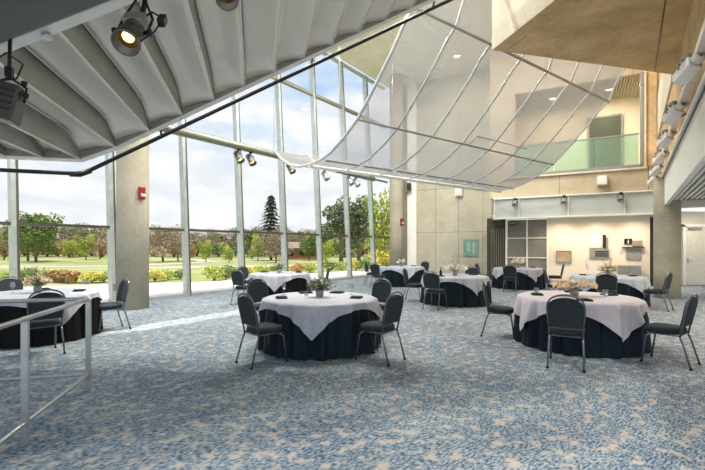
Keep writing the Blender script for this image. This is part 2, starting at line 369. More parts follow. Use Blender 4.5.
# ------------------------------------------------------------------ glass wall
Ys = [2.6, 4.34, 6.08, 7.78, 9.48, 11.2, 12.98, 14.72, 16.46, 18.2, 19.94, 21.68, 23.3]
for i in range(len(Ys)-1):
    y0, y1 = Ys[i], Ys[i+1]
    root = empty('window_%d' % (i+1), tuple(wall_pt(y0, 0))); struct(root); iv = Matrix.Translation(-Vector(root.location))
    def wb(name, m, segs):
        b = MB()
        for (pa, pb, wd, ht, up) in segs: b.bar(pa, pb, wd, ht, up)
        bmesh.ops.transform(b.bm, matrix=iv, verts=b.bm.verts); return b.build(name, m, root)
    nu = (*(NI*1), 0)
    wb('mullion', M['alu'], [(wall_pt(y0, 0, 0), wall_pt(y0, CEIL, 0),   .10, .22, nu)])
    wb('mullion_gasket', M['alu_dark'], [(wall_pt(y0, 0, .055)+Vector((*(UW*.075), 0)), wall_pt(y0, CEIL, .055)+Vector((*(UW*.075), 0)), .05, .12, nu)])
    wb('transom', M['alu_dark'], [(wall_pt(y0+.05, 2.09), wall_pt(y1-.05, 2.09), .12, .075, (0, 0, 1))])
    wb('transom', M['pipe'], [(wall_pt(y0+.05, 8.4), wall_pt(y1-.05, 8.4), .16, .13, (0, 0, 1))])
    wb('window_sill', M['alu'], [(wall_pt(y0+.05, .05, .04), wall_pt(y1-.05, .05, .04), .26, .10, (0, 0, 1))])
    wb('head_frame', M['alu'], [(wall_pt(y0+.05, CEIL-.06), wall_pt(y1-.05, CEIL-.06), .16, .12, (0, 0, 1))])
    for (z0, z1) in ((.10, 2.05), (2.13, 8.33), (8.47, CEIL-.12)):
        b = MB(); b.poly([wall_pt(y0, z0), wall_pt(y1, z0), wall_pt(y1, z1), wall_pt(y0, z1)])
        bmesh.ops.transform(b.bm, matrix=iv, verts=b.bm.verts); b.build('pane', M['glass'], root)

# ------------------------------------------------------------------ columns
def column(x, y, r, z1):
    b = MB(); b.lathe([(r, 0), (r, z1*.25), (r, z1*.5), (r, z1*.75), (r, z1)], (0, 0, 0), 48)
    o = b.build('concrete_column', M['conc']); o.location = (x, y, 0); return o
tag(column(-5.55, 10.36, .37, CEIL), 'round concrete column beside the glass wall with a red fire alarm on it', 'column')
tag(column(2.36, 22.0, .36, CEIL), 'distant round concrete column where the glass wall ends', 'column')
tag(column(9.63, 12.55, .34, 3.66), 'round concrete column under the corner of the low slatted soffit', 'column')

# ------------------------------------------------------------------ far concrete wall and its white jamb
FA = Vector((3.45, 23.0)); FB = Vector((7.1, 21.0))
b = MB(); b.slab(FA, FB, .4, 0, CEIL, 1); struct(b.build('wall_far', M['conc_pan']))
b = MB(); b.slab((3.05, 22.85), (3.55, 22.75), .5, 0, CEIL, 1); struct(b.build('trim_2', M['white']))
b = MB(); b.slab((2.2, 23.35), (3.1, 23.2), .3, 0, CEIL, 1); struct(b.build('wall_end', M['conc']))
b = MB(); b.slab((7.1, 21.0), (6.3, 18.45), .35, 2.78, CEIL, 1); struct(b.build('wall_return', M['conc_band']))
b = MB(); b.slab((7.1, 21.0), (6.72, 19.5), .3, 0, 2.78, 1); struct(b.build('wall_recess', M['conc_band']))

# ------------------------------------------------------------------ back wall under the balcony
WT = [BK(-.2, 1.15)]
b = MB(); b.slab(BK(.08, 1.0), BK(3.0, 1.0), .2, 0, 2.95, -1); struct(b.build('wall_back', M['cream']))
b = MB(); b.slab(BK(3.0, 1.0), BK(3.75, 1.0), .2, 0, 2.95, -1)
o = b.build('wall_back_left', M['cream']); struct(o)
# grey screen doors
t0 = 3.75
root = empty('screen_wall', (*BK(5.6, 1.0), 0)); struct(root); iv = Matrix.Translation(-Vector(root.location))
def at_root(b): bmesh.ops.transform(b.bm, matrix=iv, verts=b.bm.verts); return b
for (ta, tb) in ((3.75, 4.55), (4.62, 5.42)):
    for (z0, z1) in ((.05, 1.05), (1.09, 1.93), (1.97, 2.78)):
        b = MB(); b.slab(BK(ta, 1.04), BK(tb, 1.04), .05, z0, z1, -1); at_root(b).build('screen_panel', M['screen'], root)
b = MB()
for t in (3.75, 4.585, 5.47): b.bar((*BK(t, 1.02), 0), (*BK(t, 1.02), 2.85), .06, .08, (*BN, 0))
for z in (1.07, 1.95): b.bar((*BK(3.75, 1.02), z), (*BK(5.47, 1.02), z), .05, .045)
at_root(b).build('screen_frame', M['white'], root)
b = MB(); b.slab(BK(5.5, 1.15), BK(6.35, 1.15), .1, 0, 2.9, -1); struct(b.build('door_1', M['dark_door']))
b = MB()
for k in range(6): b.bar((*BK(5.62+.1*k, 1.13), .3), (*BK(5.62+.1*k, 1.13), 2.4), .03, .04, (*BN, 0))
o = b.build('door_slats', M['screen']); struct(o)
b = MB(); b.slab(BK(.08, .98), BK(3.75, .98), .03, 0, .1, 1); struct(b.build('baseboard_back', M['signgrey']))
# right-hand corridor: doorway edge, wall and cream door
b = MB(); b.slab(BK(-.34, 1.12), BK(.07, 1.12), .08, 0, 2.75, -1); struct(b.build('door_2', M['dark_door']))
b = MB(); b.slab((12.1, 16.6), (16.5, 16.9), .2, 0, 3.0, 1); struct(b.build('wall_corridor', M['cream']))
root = empty('door_3', (13.4, 16.6, 0)); struct(root)
b = MB(); b.box((.75, .03, 1.2), (1.4, .05, 2.36), bev=.01); b.build('door_leaf', M['door'], root)
b = MB()
b.bar((0, 0, 0), (0, 0, 2.45), .1, .1, (0, 1, 0)); b.bar((1.5, 0, 0), (1.5, 0, 2.45), .1, .1, (0, 1, 0)); b.bar((-.05, 0, 2.42), (1.55, 0, 2.42), .1, .1)
b.build('door_frame', M['white'], root)
b = MB(); b.tube([(.16, -.07, 1.02), (.32, -.07, 1.02)], .015); b.tube([(.18, 0, 1.02), (.18, -.07, 1.02)], .013); b.box((.18, -.005, 1.0), (.06, .02, .2)); b.build('door_handle', M['steel'], root)
b = MB(); b.box((.45, -.05, 2.3), (.5, .07, .07), bev=.01); b.build('door_closer', M['signgrey'], root)

# ------------------------------------------------------------------ balcony: fascias, bands, slab
root = empty('fascia_back', (*BK(0, 0), 2.78)); struct(root); iv = Matrix.Translation(-Vector(root.location))
b = MB(); b.slab(BK(0, 0), BK(5.83, 0), .1, 2.82, 3.64, -1); at_root(b).build('fascia_panel', M['fascia'], root)
b = MB()
b.bar((*BK(0, -.03), 2.80), (*BK(5.83, -.03), 2.80), .16, .07); b.bar((*BK(0, -.03), 3.66), (*BK(5.83, -.03), 3.66), .14, .05)
for t in (.02, 1.0, 2.92, 4.8, 5.8): b.bar((*BK(t, -.02), 2.8), (*BK(t, -.02), 3.66), .05, .05, (*BN, 0))
at_root(b).build('fascia_frame', M['white'], root)
root = empty('fascia_side', (*SW(3.2, .83), 2.78)); struct(root); iv = Matrix.Translation(-Vector(root.location))
b = MB(); b.slab(SW(3.2, .83), SW(19.0, .83), .1, 2.80, 3.64, -1); at_root(b).build('fascia_panel', M['white'], root)
b = MB(); b.bar((*SW(3.2, .80), 3.66), (*SW(19, .80), 3.66), .12, .05); b.bar((*SW(3.2, .82), 3.58), (*SW(19, .82), 3.58), .03, .03); at_root(b).build('fascia_frame', M['white'], root)
b = MB(); b.bar((*SW(3.2, .79), 3.615), (*SW(19, .79), 3.615), .02, .03); at_root(b).build('fascia_shadow_gap', M['alu_dark'], root)
# floor of the balcony behind both fascias
b = MB()
b.prism([BK(0, .12), BK(5.83, .12), BK(5.83, 4.2), BK(0, 4.2)], 3.0, 4.6)
struct(b.build('balcony_slab', M['conc']))
b = MB(); b.prism([BK(-.5, .1), BK(5.9, .1), BK(5.9, 1.4), BK(-.5, 1.4)], 2.90, 2.97); struct(b.build('soffit_back', M['white']))
# slatted soffit on the right
root = empty('slatted_soffit', (*SW(9, 3), 2.78)); struct(root); iv = Matrix.Translation(-Vector(root.location))
b = MB()
w_ = .98
while w_ < 7.5:
    b.bar((*SW(3.2, w_), 2.83), (*SW(13.9-.45*(w_-.9)*0, w_), 2.83), .05, .06); w_ += .105
at_root(b).build('slats', M['proj'], root)
b = MB()
for s in range(4, 14): b.bar((*SW(s, .9), 2.90), (*SW(s, 7.5), 2.90), .06, .05)
b.bar((*SW(13.95, .9), 2.84), (*SW(13.95, 7.5), 2.84), .06, .12)
at_root(b).build('soffit_runners', M['signgrey'], root)
b = MB(); b.prism([SW(3.2, .93), SW(19.5, .93), SW(19.5, 8.5), SW(3.2, 8.5)], 3.05, 3.6); struct(b.build('side_slab', M['slab']))
b = MB(); b.prism([SW(14.2, .95), SW(19.3, .95), SW(19.3, 6), SW(14.2, 6)], 2.98, 3.03); struct(b.build('ceiling_corridor', M['signgrey']))
# concrete above the fascias
b = MB(); b.slab(BK(0, .02), BK(6.0, .02), .25, 3.69, 4.60, -1); struct(b.build('wall_parapet', M['conc_band']))
b = MB(); b.slab(BK(0, .0), BK(.42, .0), .3, 4.60, CEIL, -1); struct(b.build('wall_pier', M['conc_brown']))
b = MB(); b.slab(BK(4.95, .02), BK(6.0, .02), .25, 4.60, CEIL, -1); struct(b.build('wall_pier_left', M['conc_band']))
b = MB(); b.slab(BK(.42, .02), BK(4.95, .02), .25, 8.15, CEIL, -1); struct(b.build('wall_lintel', M['conc_band']))
b = MB(); b.slab(SW(4.3, .86), SW(19.06, .86), .25, 3.69, CEIL, -1); struct(b.build('wall_side', M['conc_brown']))
b = MB(); b.slab(SW(12.7, .81), SW(18.95, .81), .05, 5.62, 7.1, -1); struct(b.build('wall_side_panel', M['conc_pale']))  # paler concrete band paints in the light falling on the upper wall
# opening frame
b = MB()
b.bar((*BK(.46, -.02), 4.6), (*BK(.46, -.02), 8.15), .10, .12, (*BN, 0)); b.bar((*BK(.4, -.02), 4.63), (*BK(4.95, -.02), 4.63), .12, .10)
struct(b.build('trim_3', M['signgrey']))
b = MB(); b.bar((*BK(.36, -.03), 4.55), (*BK(.36, -.03), 8.15), .07, .1, (*BN, 0)); b.bar((*BK(.3, -.03), 4.54), (*BK(5.4, -.03), 4.54), .1, .07); struct(b.build('trim_4', M['conc_pale']))
# upper room seen through the opening
b = MB(); b.slab(BK(-.4, 3.6), BK(6, 3.6), .2, 4.6, CEIL, -1); struct(b.build('wall_upper', M['cream']))
b = MB(); b.slab(BK(-.2, .3), BK(-.2, 3.6), .2, 4.6, CEIL, 1); struct(b.build('wall_upper_side', M['cream']))
b = MB(); b.slab(BK(5.6, .3), BK(5.6, 3.6), .2, 4.6, CEIL, -1); struct(b.build('wall_upper_end', M['cream']))
b = MB()
for k in range(56): b.bar((*BK(.2+.1*k, .35), 8.45), (*BK(.2+.1*k, 3.5), 8.45), .04, .08)
struct(b.build('upper_ceiling_slats', M['conc_pale']))
root = empty('door_4', (*BK(2.2, 3.5), 4.6)); struct(root); iv = Matrix.Translation(-Vector(root.location))
b = MB(); b.slab(BK(.88, 3.53), BK(2.1, 3.53), .06, 4.62, 7.6, 1); at_root(b).build('door_leaf', mat('dull_green_door', (.07, .095, .07), .5), root)
b = MB(); b.bar((*BK(.83, 3.5), 7.63), (*BK(2.15, 3.5), 7.63), .1, .08); b.bar((*BK(.83, 3.5), 4.62), (*BK(.83, 3.5), 7.63), .08, .1, (*BN, 0)); b.bar((*BK(2.15, 3.5), 4.62), (*BK(2.15, 3.5), 7.63), .08, .1, (*BN, 0)); at_root(b).build('door_frame', M['signgrey'], root)
# glass balustrade
root = empty('glass_balustrade', (*BK(2.7, .1), 4.6)); tag(root, 'green tinted glass balustrade along the upper balcony opening', 'balustrade'); iv = Matrix.Translation(-Vector(root.location))
for (ta, tb) in ((.55, 2.0), (2.02, 3.45), (3.47, 4.93)):
    b = MB(); b.slab(BK(ta, .10), BK(tb, .10), .02, 4.69, 5.86, -1); at_root(b).build('glass_panel', M['rail_glass'], root)
b = MB(); b.bar((*BK(.52, .11), 5.88), (*BK(4.94, .11), 5.88), .06, .05); at_root(b).build('top_rail', M['signgrey'], root)

# ------------------------------------------------------------------ big triangular concrete soffit
K = (2.94, 8.64); RR = (7.95, 9.93); Q = (4.05, 4.45)
b = MB(); b.mi = 0; b.prism([K, RR, Q], 5.70, CEIL)
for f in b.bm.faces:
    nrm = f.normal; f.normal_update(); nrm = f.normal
    if abs(nrm.z) < .5 and nrm.x < -.5: f.material_index = 1  # left face paler: the light on it is put into the colour
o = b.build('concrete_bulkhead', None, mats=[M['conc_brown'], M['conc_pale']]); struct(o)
b = MB(); b.tube([(5.0, 6.5, 5.70), (7.12, 9.66, 5.70)], .012, 6); b.tube([(3.25, 8.66, 5.7), (3.42, 8.05, 5.7)], .006, 5); struct(b.build('trim_5', M['alu_dark']))

# ------------------------------------------------------------------ stepped canopy, upper left
S0 = Vector((-3.82, 6.6)); PITCH = .505; AN = 3.25
def CP(bb, aa, z): v = S0+GB*bb+GA*aa; return Vector((v.x, v.y, z))
def tipz(i): return max(3.16+.29*i, 2.94)
root = empty('stepped_canopy', tuple(CP(0, 0, 3.16))); iv = Matrix.Translation(-Vector(root.location))
tag(root, 'sloping ceiling canopy of stepped grey metal panels rising to the right', 'canopy')
AS = [-AN+AN*v/16 for v in range(17)]
def crest(a):      # the panels come down to the edge strip over the last metre
    t = max(0, min(1, (a+.55)/.55)); return .35-.24*t*t*(3-2*t)
def pz(i, t, a):
    z0, z1 = tipz(i), tipz(i+1); h_ = crest(a); return (z0+h_)*(1-t)+z1*t+(.10*h_/.34)*math.sin(math.pi*t)*(1-t*.4)
for i in range(-6, 12):
    b0, b1 = i*PITCH, (i+1)*PITCH; z0, z1 = tipz(i), tipz(i+1); n_ = 9
    b = MB(); b.grid(lambda u, v: CP(b0+(b1-b0)*u/(n_-1), AS[v], pz(i, u/(n_-1), AS[v])), n_, 17); o = at_root(b).build('canopy_panel', M['blade'], root)
    sm = o.modifiers.new('thick', 'SOLIDIFY'); sm.thickness = .012; sm.offset = 1
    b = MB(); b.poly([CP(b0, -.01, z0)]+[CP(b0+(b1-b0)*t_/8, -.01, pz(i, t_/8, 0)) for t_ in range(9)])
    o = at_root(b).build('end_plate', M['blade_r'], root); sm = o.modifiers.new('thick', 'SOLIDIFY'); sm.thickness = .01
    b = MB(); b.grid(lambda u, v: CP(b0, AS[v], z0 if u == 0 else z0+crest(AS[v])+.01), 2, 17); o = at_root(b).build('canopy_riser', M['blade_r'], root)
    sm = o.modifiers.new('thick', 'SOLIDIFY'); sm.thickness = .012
    b = MB(); b.tube([CP(b0, -AN, z0), CP(b0, 0, z0)], .014, 6); b.tube([CP(b0+.015, a_, z0+crest(a_)-.01) for a_ in AS[::2]], .01, 5)
    at_root(b).build('panel_edge', M['proj'], root)
b = MB()
tips = [CP(i*PITCH, .03, tipz(i)-.02) for i in range(-6, 13)]
for p, q in zip(tips, tips[1:]): b.bar(p, q, .10, .035)
at_root(b).build('edge_strip', M['white'], root)
b = MB()
tips = [CP(i*PITCH, -AN-.02, tipz(i)+.04) for i in range(-6, 13)]
for p, q in zip(tips, tips[1:]): b.bar(p, q, .14, .10)
at_root(b).build('edge_beam', M['white'], root)
b = MB()
tips = [CP(i*PITCH, -AN-.13, tipz(i)+.03) for i in range(-6, 13)]
for p, q in zip(tips, tips[1:]): b.bar(p, q, .06, .06)
at_root(b).build('edge_channel', mat('blue_grey_channel', (.16, .22, .24), .4, .4), root)
b = MB()
tips = [CP(i*PITCH, 0, tipz(i)) for i in range(-6, 13)]
for p, q in zip(tips, tips[1:]):
    b.poly([p+Vector((*(GA*-3.42), .05)), q+Vector((*(GA*-3.42), .05)), q+Vector((*(GA*-5.2), .05)), p+Vector((*(GA*-5.2), .05))])
o = at_root(b).build('upper_slab', M['slab'], root); sm = o.modifiers.new('thick', 'SOLIDIFY'); sm.thickness = .1; sm.offset = 1
b = MB()
for i in range(-6, 12):
    p, q = tips[i+6], tips[i+7]
    b.bar(p+Vector((*(GA*-3.75), .04)), q+Vector((*(GA*-3.75), .04)), .02, .02)
at_root(b).build('slab_groove', M['black'], root)
b = MB(); p = CP(.45, -AN-.02, tipz(1)-.11); b.lathe([(.04, 0), (.045, .03), (.03, .05)], p, 8); at_root(b).build('beam_bolt', M['steel'], root)

# dark lighting pipe under the canopy edge
root = empty('lighting_pipe', tuple(CP(0, .22, 2.8))); iv = Matrix.Translation(-Vector(root.location))
tag(root, 'long black pipe running diagonally under the edge of the stepped canopy', 'pipe')
pp = [CP(-4, .2, 2.80), CP(-1.5, .2, 2.75), CP(-.66, .2, 2.74), CP(-.5, .2, 2.765)]
for k in range(1, 9): t = k; pp.append(CP(-.5+t, .2, 2.765+.573*t))
b = MB(); b.tube(pp, .033, 10); at_root(b).build('pipe_run', M['black'], root)
b = MB(); b.tube([CP(-.72, .2, 2.73), CP(-.58, .2, 2.73), CP(-.42, .2, 2.80)], .045, 10); at_root(b).build('pipe_elbow', M['black'], root)
for t in (.65, 3.2, 5.6):
    b = MB(); b.bar(CP(t, .2, 2.765+.573*(t+.5)), CP(t, .06, 2.765+.573*(t+.5)+.17), .03, .03); at_root(b).build('pipe_bracket', M['black'], root)

# big round rail parallel to the glass
root = empty('lighting_pipe', (-5, 11.4, 4.8)); iv = Matrix.Translation(-Vector(root.location))
tag(root, 'thick grey green pipe hung parallel to the glass wall carrying small spotlights', 'pipe')
def RP(Y, dz=0): return Vector((-13.3+.73*Y, Y, 4.80+dz))
b = MB(); b.tube([RP(y) for y in (10.78, 11.5, 14, 17, 19.6)], .12, 14); at_root(b).build('pipe_run', M['pipe'], root)
b = MB(); b.tube([RP(19.5), RP(20.6)], .05, 10); at_root(b).build('pipe_end', M['pipe'], root)
for y in (11.3, 12.6, 16.1, 19.3):
    b = MB(); q = RP(y); b.tube([q, Vector((*(q.xy-NI*(1.0)), 5.0))], .025, 6); at_root(b).build('wall_bracket', M['pipe'], root)

# ------------------------------------------------------------------ net sail
U = 1.32; CX = Vector((.804, .595)); EX = Vector((-.595, .804)); SA = Vector((.1*U, 7.54*U))
prof = [(3.5, 2.45), (3.1, 2.17), (2.65, 1.95), (2.2, 1.84), (1.72, 1.815), (1.3, 1.84), (.93, 1.92), (.45, 2.12), (0, 2.38), (-.32, 2.66), (-.626, 2.95), (-.95, 3.27), (-1.217, 3.58), (-1.45, 3.78), (-1.6, 4.13), (-1.77, 4.42), (-2.05, 4.95), (-2.3, 5.5), (-2.5, 6.1)]
def SP(k, c, dz=0): e_, z_ = prof[k]; v = SA+EX*(e_*U)+CX*c; return Vector((v.x, v.y, 1.55+z_*U+dz))
def SPf(e_, z_, c, dz=0): v = SA+EX*(e_*U)+CX*c; return Vector((v.x, v.y, 1.55+z_*U+dz))
root = empty('net_sail', tuple(SPf(0, 2.38, 3.5))); iv = Matrix.Translation(-Vector(root.location))
tag(root, 'large curved translucent net canopy with pale ribs hung from the ceiling', 'canopy')
NB = 7; sub = 4
for i in range(NB):
    b = MB()
    def fn(u, v):
        c = (i+v/sub)*U; sag = -.05*math.sin(math.pi*v/sub)*U
        p = SP(u, c); return p-Vector((0, 0, -sag*.5))
    b.grid(fn, len(prof), sub+1); at_root(b).build('net_panel', M['net'], root)
for i in range(NB+1):
    b = MB(); b.tube([SP(k, i*U, -.02) for k in range(len(prof))], .032 if i else .04, 8); at_root(b).build('rib', mat('rib_metal', (.55, .56, .56), .35, .3) if i == 0 else o_rib, root) if i else None
    if i == 0:
        o_rib = mat('rib_metal', (.60, .61, .61), .35, .3); at_root(b).build('rib', o_rib, root)
for (e_, z_, r_) in ((0, 2.38, .03), (-1.45, 3.77, .035), (1.72, 1.80, .045), (3.5, 2.45, .03)):
    b = MB(); b.tube([SPf(e_, z_, -.02, -.05), SPf(e_, z_, NB*U+.02, -.05)], r_, 8); at_root(b).build('cross_bar', M['signgrey'] if e_ != 1.72 else M['white'], root)
b = MB()
for k in range(NB): b.bar(SPf(1.2, 1.82, k*U+.1, -.03), SPf(1.2, 1.82, k*U+U-.1, -.03), .09, .03)
at_root(b).build('lower_batten', M['signgrey'], root)
for i in (0, 2, 4, 6):
    b = MB(); p = SP(0, i*U); b.tube([p, Vector((p.x, p.y, CEIL))], .008, 5)
    p = SP(len(prof)-1, i*U); b.tube([p, Vector((p.x, p.y, CEIL))], .008, 5); at_root(b).build('hanger', M['steel'], root)
b = MB(); b.tube([SPf(-.25, 2.6, 3.2*U, -.14), SPf(-.25, 2.6, 5.2*U, -.14)], .015, 6); b.tube([SPf(-.25, 2.6, 3.2*U, -.14), SPf(0, 2.38, 3.2*U, -.05)], .012, 6); at_root(b).build('conduit', M['signgrey'], root)

# ------------------------------------------------------------------ railing, near left
root = empty('metal_railing', (-2.84, 4.41, 0)); tag(root, 'grey metal handrail with two posts in the left foreground', 'railing')
def RL(a, bb, z): v = GA*a+GB*bb; return (v.x, v.y, z)
for (a, bb) in ((0, 0), (-1.25, 0)):
    b = MB(); b.box(RL(a, bb, .495), (.05, .03, .97), Matrix.Rotation(R(13.4), 3, 'Z'), .004); b.build('post', M['railp'], root)
for (a, bb) in ((0, -1.6), (-2.5, 0)):
    b = MB(); b.box(RL(a, bb, .495), (.05, .03, .97), Matrix.Rotation(R(13.4), 3, 'Z'), .004); b.build('post', M['railp'], root)
b = MB(); b.tube([RL(-2.7, 0, .99), RL(-1, 0, .99), RL(-.03, 0, .99), RL(0, -.03, .99), RL(0, -2.4, .99)], .021, 12); b.build('hand_rail', M['railp'], root)
b = MB(); b.tube([RL(-2.7, 0, .18), RL(-1, 0, .18), RL(-.02, 0, .18), RL(0, -.02, .18), RL(0, -2.4, .18)], .017, 10); b.build('lower_rail', M['railp'], root)

# ================================================================== furniture
def make_chair(label):
    t = empty('banquet_chair'); tag(t, label, 'chair')
    # seat cushion, faces +Y
    b = MB(); n_ = 24
    def rr(k, s):   # rounded outline of the seat
        a = 2*math.pi*k/n_; c_, s_ = math.cos(a), math.sin(a); p = 3.2
        q = (abs(c_)**p+abs(s_)**p)**(-1/p); return (c_*q*.215*s*(1.03 if s_ > 0 else .95), s_*q*.215*s)
    lay = [(.92, .415), (1, .425), (1.0, .465), (.96, .485), (.8, .498), (.4, .503)]
    V = b.grid(lambda i, j: (*rr(i, lay[j][0]), lay[j][1]), n_, len(lay), True, True)
    b.bm.faces.new([V[i][-1] for i in range(n_)]); b.bm.faces.new([V[i][0] for i in range(n_)][::-1]); b.build('seat', M['seat'], t)
    # back: arch outline; rake
    def rake(z): return -.205-(z-.45)*.20
    def outl(s):
        pts = []
        hw0, hw1 = .205*s, .218*s; zb, zt = .52, .915
        for k in range(21):
            a = math.pi*k/20; pts.append((hw1*math.cos(a), .76+(zt-.76)*math.sin(a)**.8*1.0*s if s <= 1 else .76+(zt-.76)*math.sin(a)**.8))
        pts = [(hw0, zb)]+[((hw0+hw1)/2, .64)]+pts+[(-(hw0+hw1)/2, .64), (-hw0, zb)]
        return pts
    b = MB(); ol = outl(.96); fr, bk = [], []
    for (x, z) in ol:
        fr.append(b.bm.verts.new((x, rake(z)+.028, z))); bk.append(b.bm.verts.new((x, rake(z)-.018, z)))
    b.bm.faces.new(fr); b.bm.faces.new(bk[::-1])
    for k in range(len(ol)): b.bm.faces.new((fr[k], bk[k], bk[(k+1) % len(ol)], fr[(k+1) % len(ol)]))
    o = b.build('backrest', M['seat'], t); bv = o.modifiers.new('soft', 'BEVEL'); bv.width = .012; bv.segments = 2; bv.limit_method = 'ANGLE'
    pts = [(.19, rake(.40), .40), (.195, rake(.55), .55), (.21, rake(.68), .68)]
    for k in range(13):
        a = math.pi*k/12; z = .77+.175*math.sin(a)**.75; pts.append((.213*math.cos(a), rake(z), z))
    pts += [(-.21, rake(.68), .68), (-.195, rake(.55), .55), (-.19, rake(.40), .40)]
    b = MB(); b.tube(pts, .0125, 8); b.build('back_frame', M['frame'], t)
    b = MB(); b.tube([(.19, .17, .405), (.19, -.19, .405)], .011, 6); b.tube([(-.19, .17, .405), (-.19, -.19, .405)], .011, 6); b.tube([(-.19, .16, .405), (.19, .16, .405)], .011, 6); b.tube([(-.19, -.19, .405), (.19, -.19, .405)], .011, 6); b.build('seat_frame', M['frame'], t)
    for sx in (-1, 1):
        b = MB(); b.tube([(sx*.185, .10, .405), (sx*.195, .17, .36), (sx*.205, .22, .01)], .0125, 8); lg = b.build('leg', M['leg'], t)
        b = MB(); b.lathe([(.017, 0), (.017, .02), (.013, .028)], (sx*.205, .22, 0), 8); b.build('foot_cap', M['rubber'], lg)
        b = MB(); b.tube([(sx*.188, -.19, .41), (sx*.195, -.23, .30), (sx*.205, -.31, .01)], .0125, 8); lg = b.build('leg', M['leg'], t)
        b = MB(); b.lathe([(.017, 0), (.017, .02), (.013, .028)], (sx*.205, -.31, 0), 8); b.build('foot_cap', M['rubber'], lg)
    return t
proto_used = [None]
def chair(x, y, tx, ty, label, group, turn=0):
    if proto_used[0] is None: proto_used[0] = o = make_chair(label)
    else: o = copy_tree(proto_used[0])
    d = Vector((tx-x, ty-y)); o.location = (x, y, 0); o.rotation_euler = (0, 0, math.atan2(d.y, d.x)-math.pi/2+R(turn))
    tag(o, label, 'chair', group); return o

TR = .855; TH = .755
def pleat(th, ph): return .022*math.sin(th*17+ph+.8*math.sin(th*3))+.016*math.sin(th*29+1.3*ph)+.008*math.sin(th*43+ph*2)
def under_r(th, z, ph):
    t = 1-z/TH; return TR+.022+.045*t+pleat(th, ph)*min(1, t*2.5)*1.5
def table_set(x, y, tip, name, under, over, ulabel, olabel, tlabel, half=.965, ph=0.0, drop=.02):
    root = empty('round_table', (x, y, 0)); tag(root, tlabel, 'table', 'round banquet tables')
    b = MB(); b.lathe([(TR-.02, .72), (TR-.01, .725), (TR-.01, .742), (TR-.02, .745)], (0, 0, 0), 48); b.build('tabletop', M['wood'], root)
    for sx in (-1, 1):
        for sy in (-1, 1):
            b = MB(); b.tube([(sx*.45, sy*.35, .72), (sx*.5, sy*.42, 0)], .016, 6); b.build('leg', M['leg'], root)
    n_ = 190
    b = MB(); zs = [TH-.003, .70, .62, .5, .38, .25, .12, .012]
    rows = [(.0, TH-.004), (.6, TH-.004)]
    def fn(i, j):
        th = 2*math.pi*i/n_
        if j == 0: r, z = .3, TH-.005
        elif j == 1: r, z = TR-.01, TH-.004
        else: z = zs[j-1]; r = under_r(th, z, ph)
        return (r*math.cos(th), r*math.sin(th), z)
    V = b.grid(fn, n_, len(zs)+1, True, True); b.bm.faces.new([V[i][0] for i in range(n_)])
    o = b.build('tablecloth', under); o.location = (x, y, 0); tag(o, ulabel, 'tablecloth', 'dark floor-length tablecloths')
    # square overlay
    b = MB(); TT = R(tip-45)
    def fo(i, j):
        th = 2*math.pi*i/n_; a = th-TT; Rr = min(half/max(abs(math.cos(a)), abs(math.sin(a))), half*1.414-.02)
        if j == 0: r, z = .3, TH+.004
        elif j == 1: r, z = .7, TH+.004
        elif j == 2: r, z = TR-.012, TH+.004
        else:
            L_ = max(Rr-TR, .03); t = (j-2)/8; z = TH-L_*t*.985
            r = under_r(th, max(z, .05), ph)+.010+.02*t*L_
            if j == 3: z = max(z, TH-.02)
            # soft extra folds near the corner
            r += (.024*(1+math.sin(th*11+ph))+.010*(1+math.sin(th*23+2*ph)))*min(1, L_*t*3)+.006
        return (r*math.cos(th), r*math.sin(th), z)
    V = b.grid(fo, n_, 11, True, True); b.bm.faces.new([V[i][0] for i in range(n_)])
    o = b.build('table_overlay', over); o.location = (x, y, 0); tag(o, olabel, 'table overlay', 'square pale overlays')
TOP = TH+.006
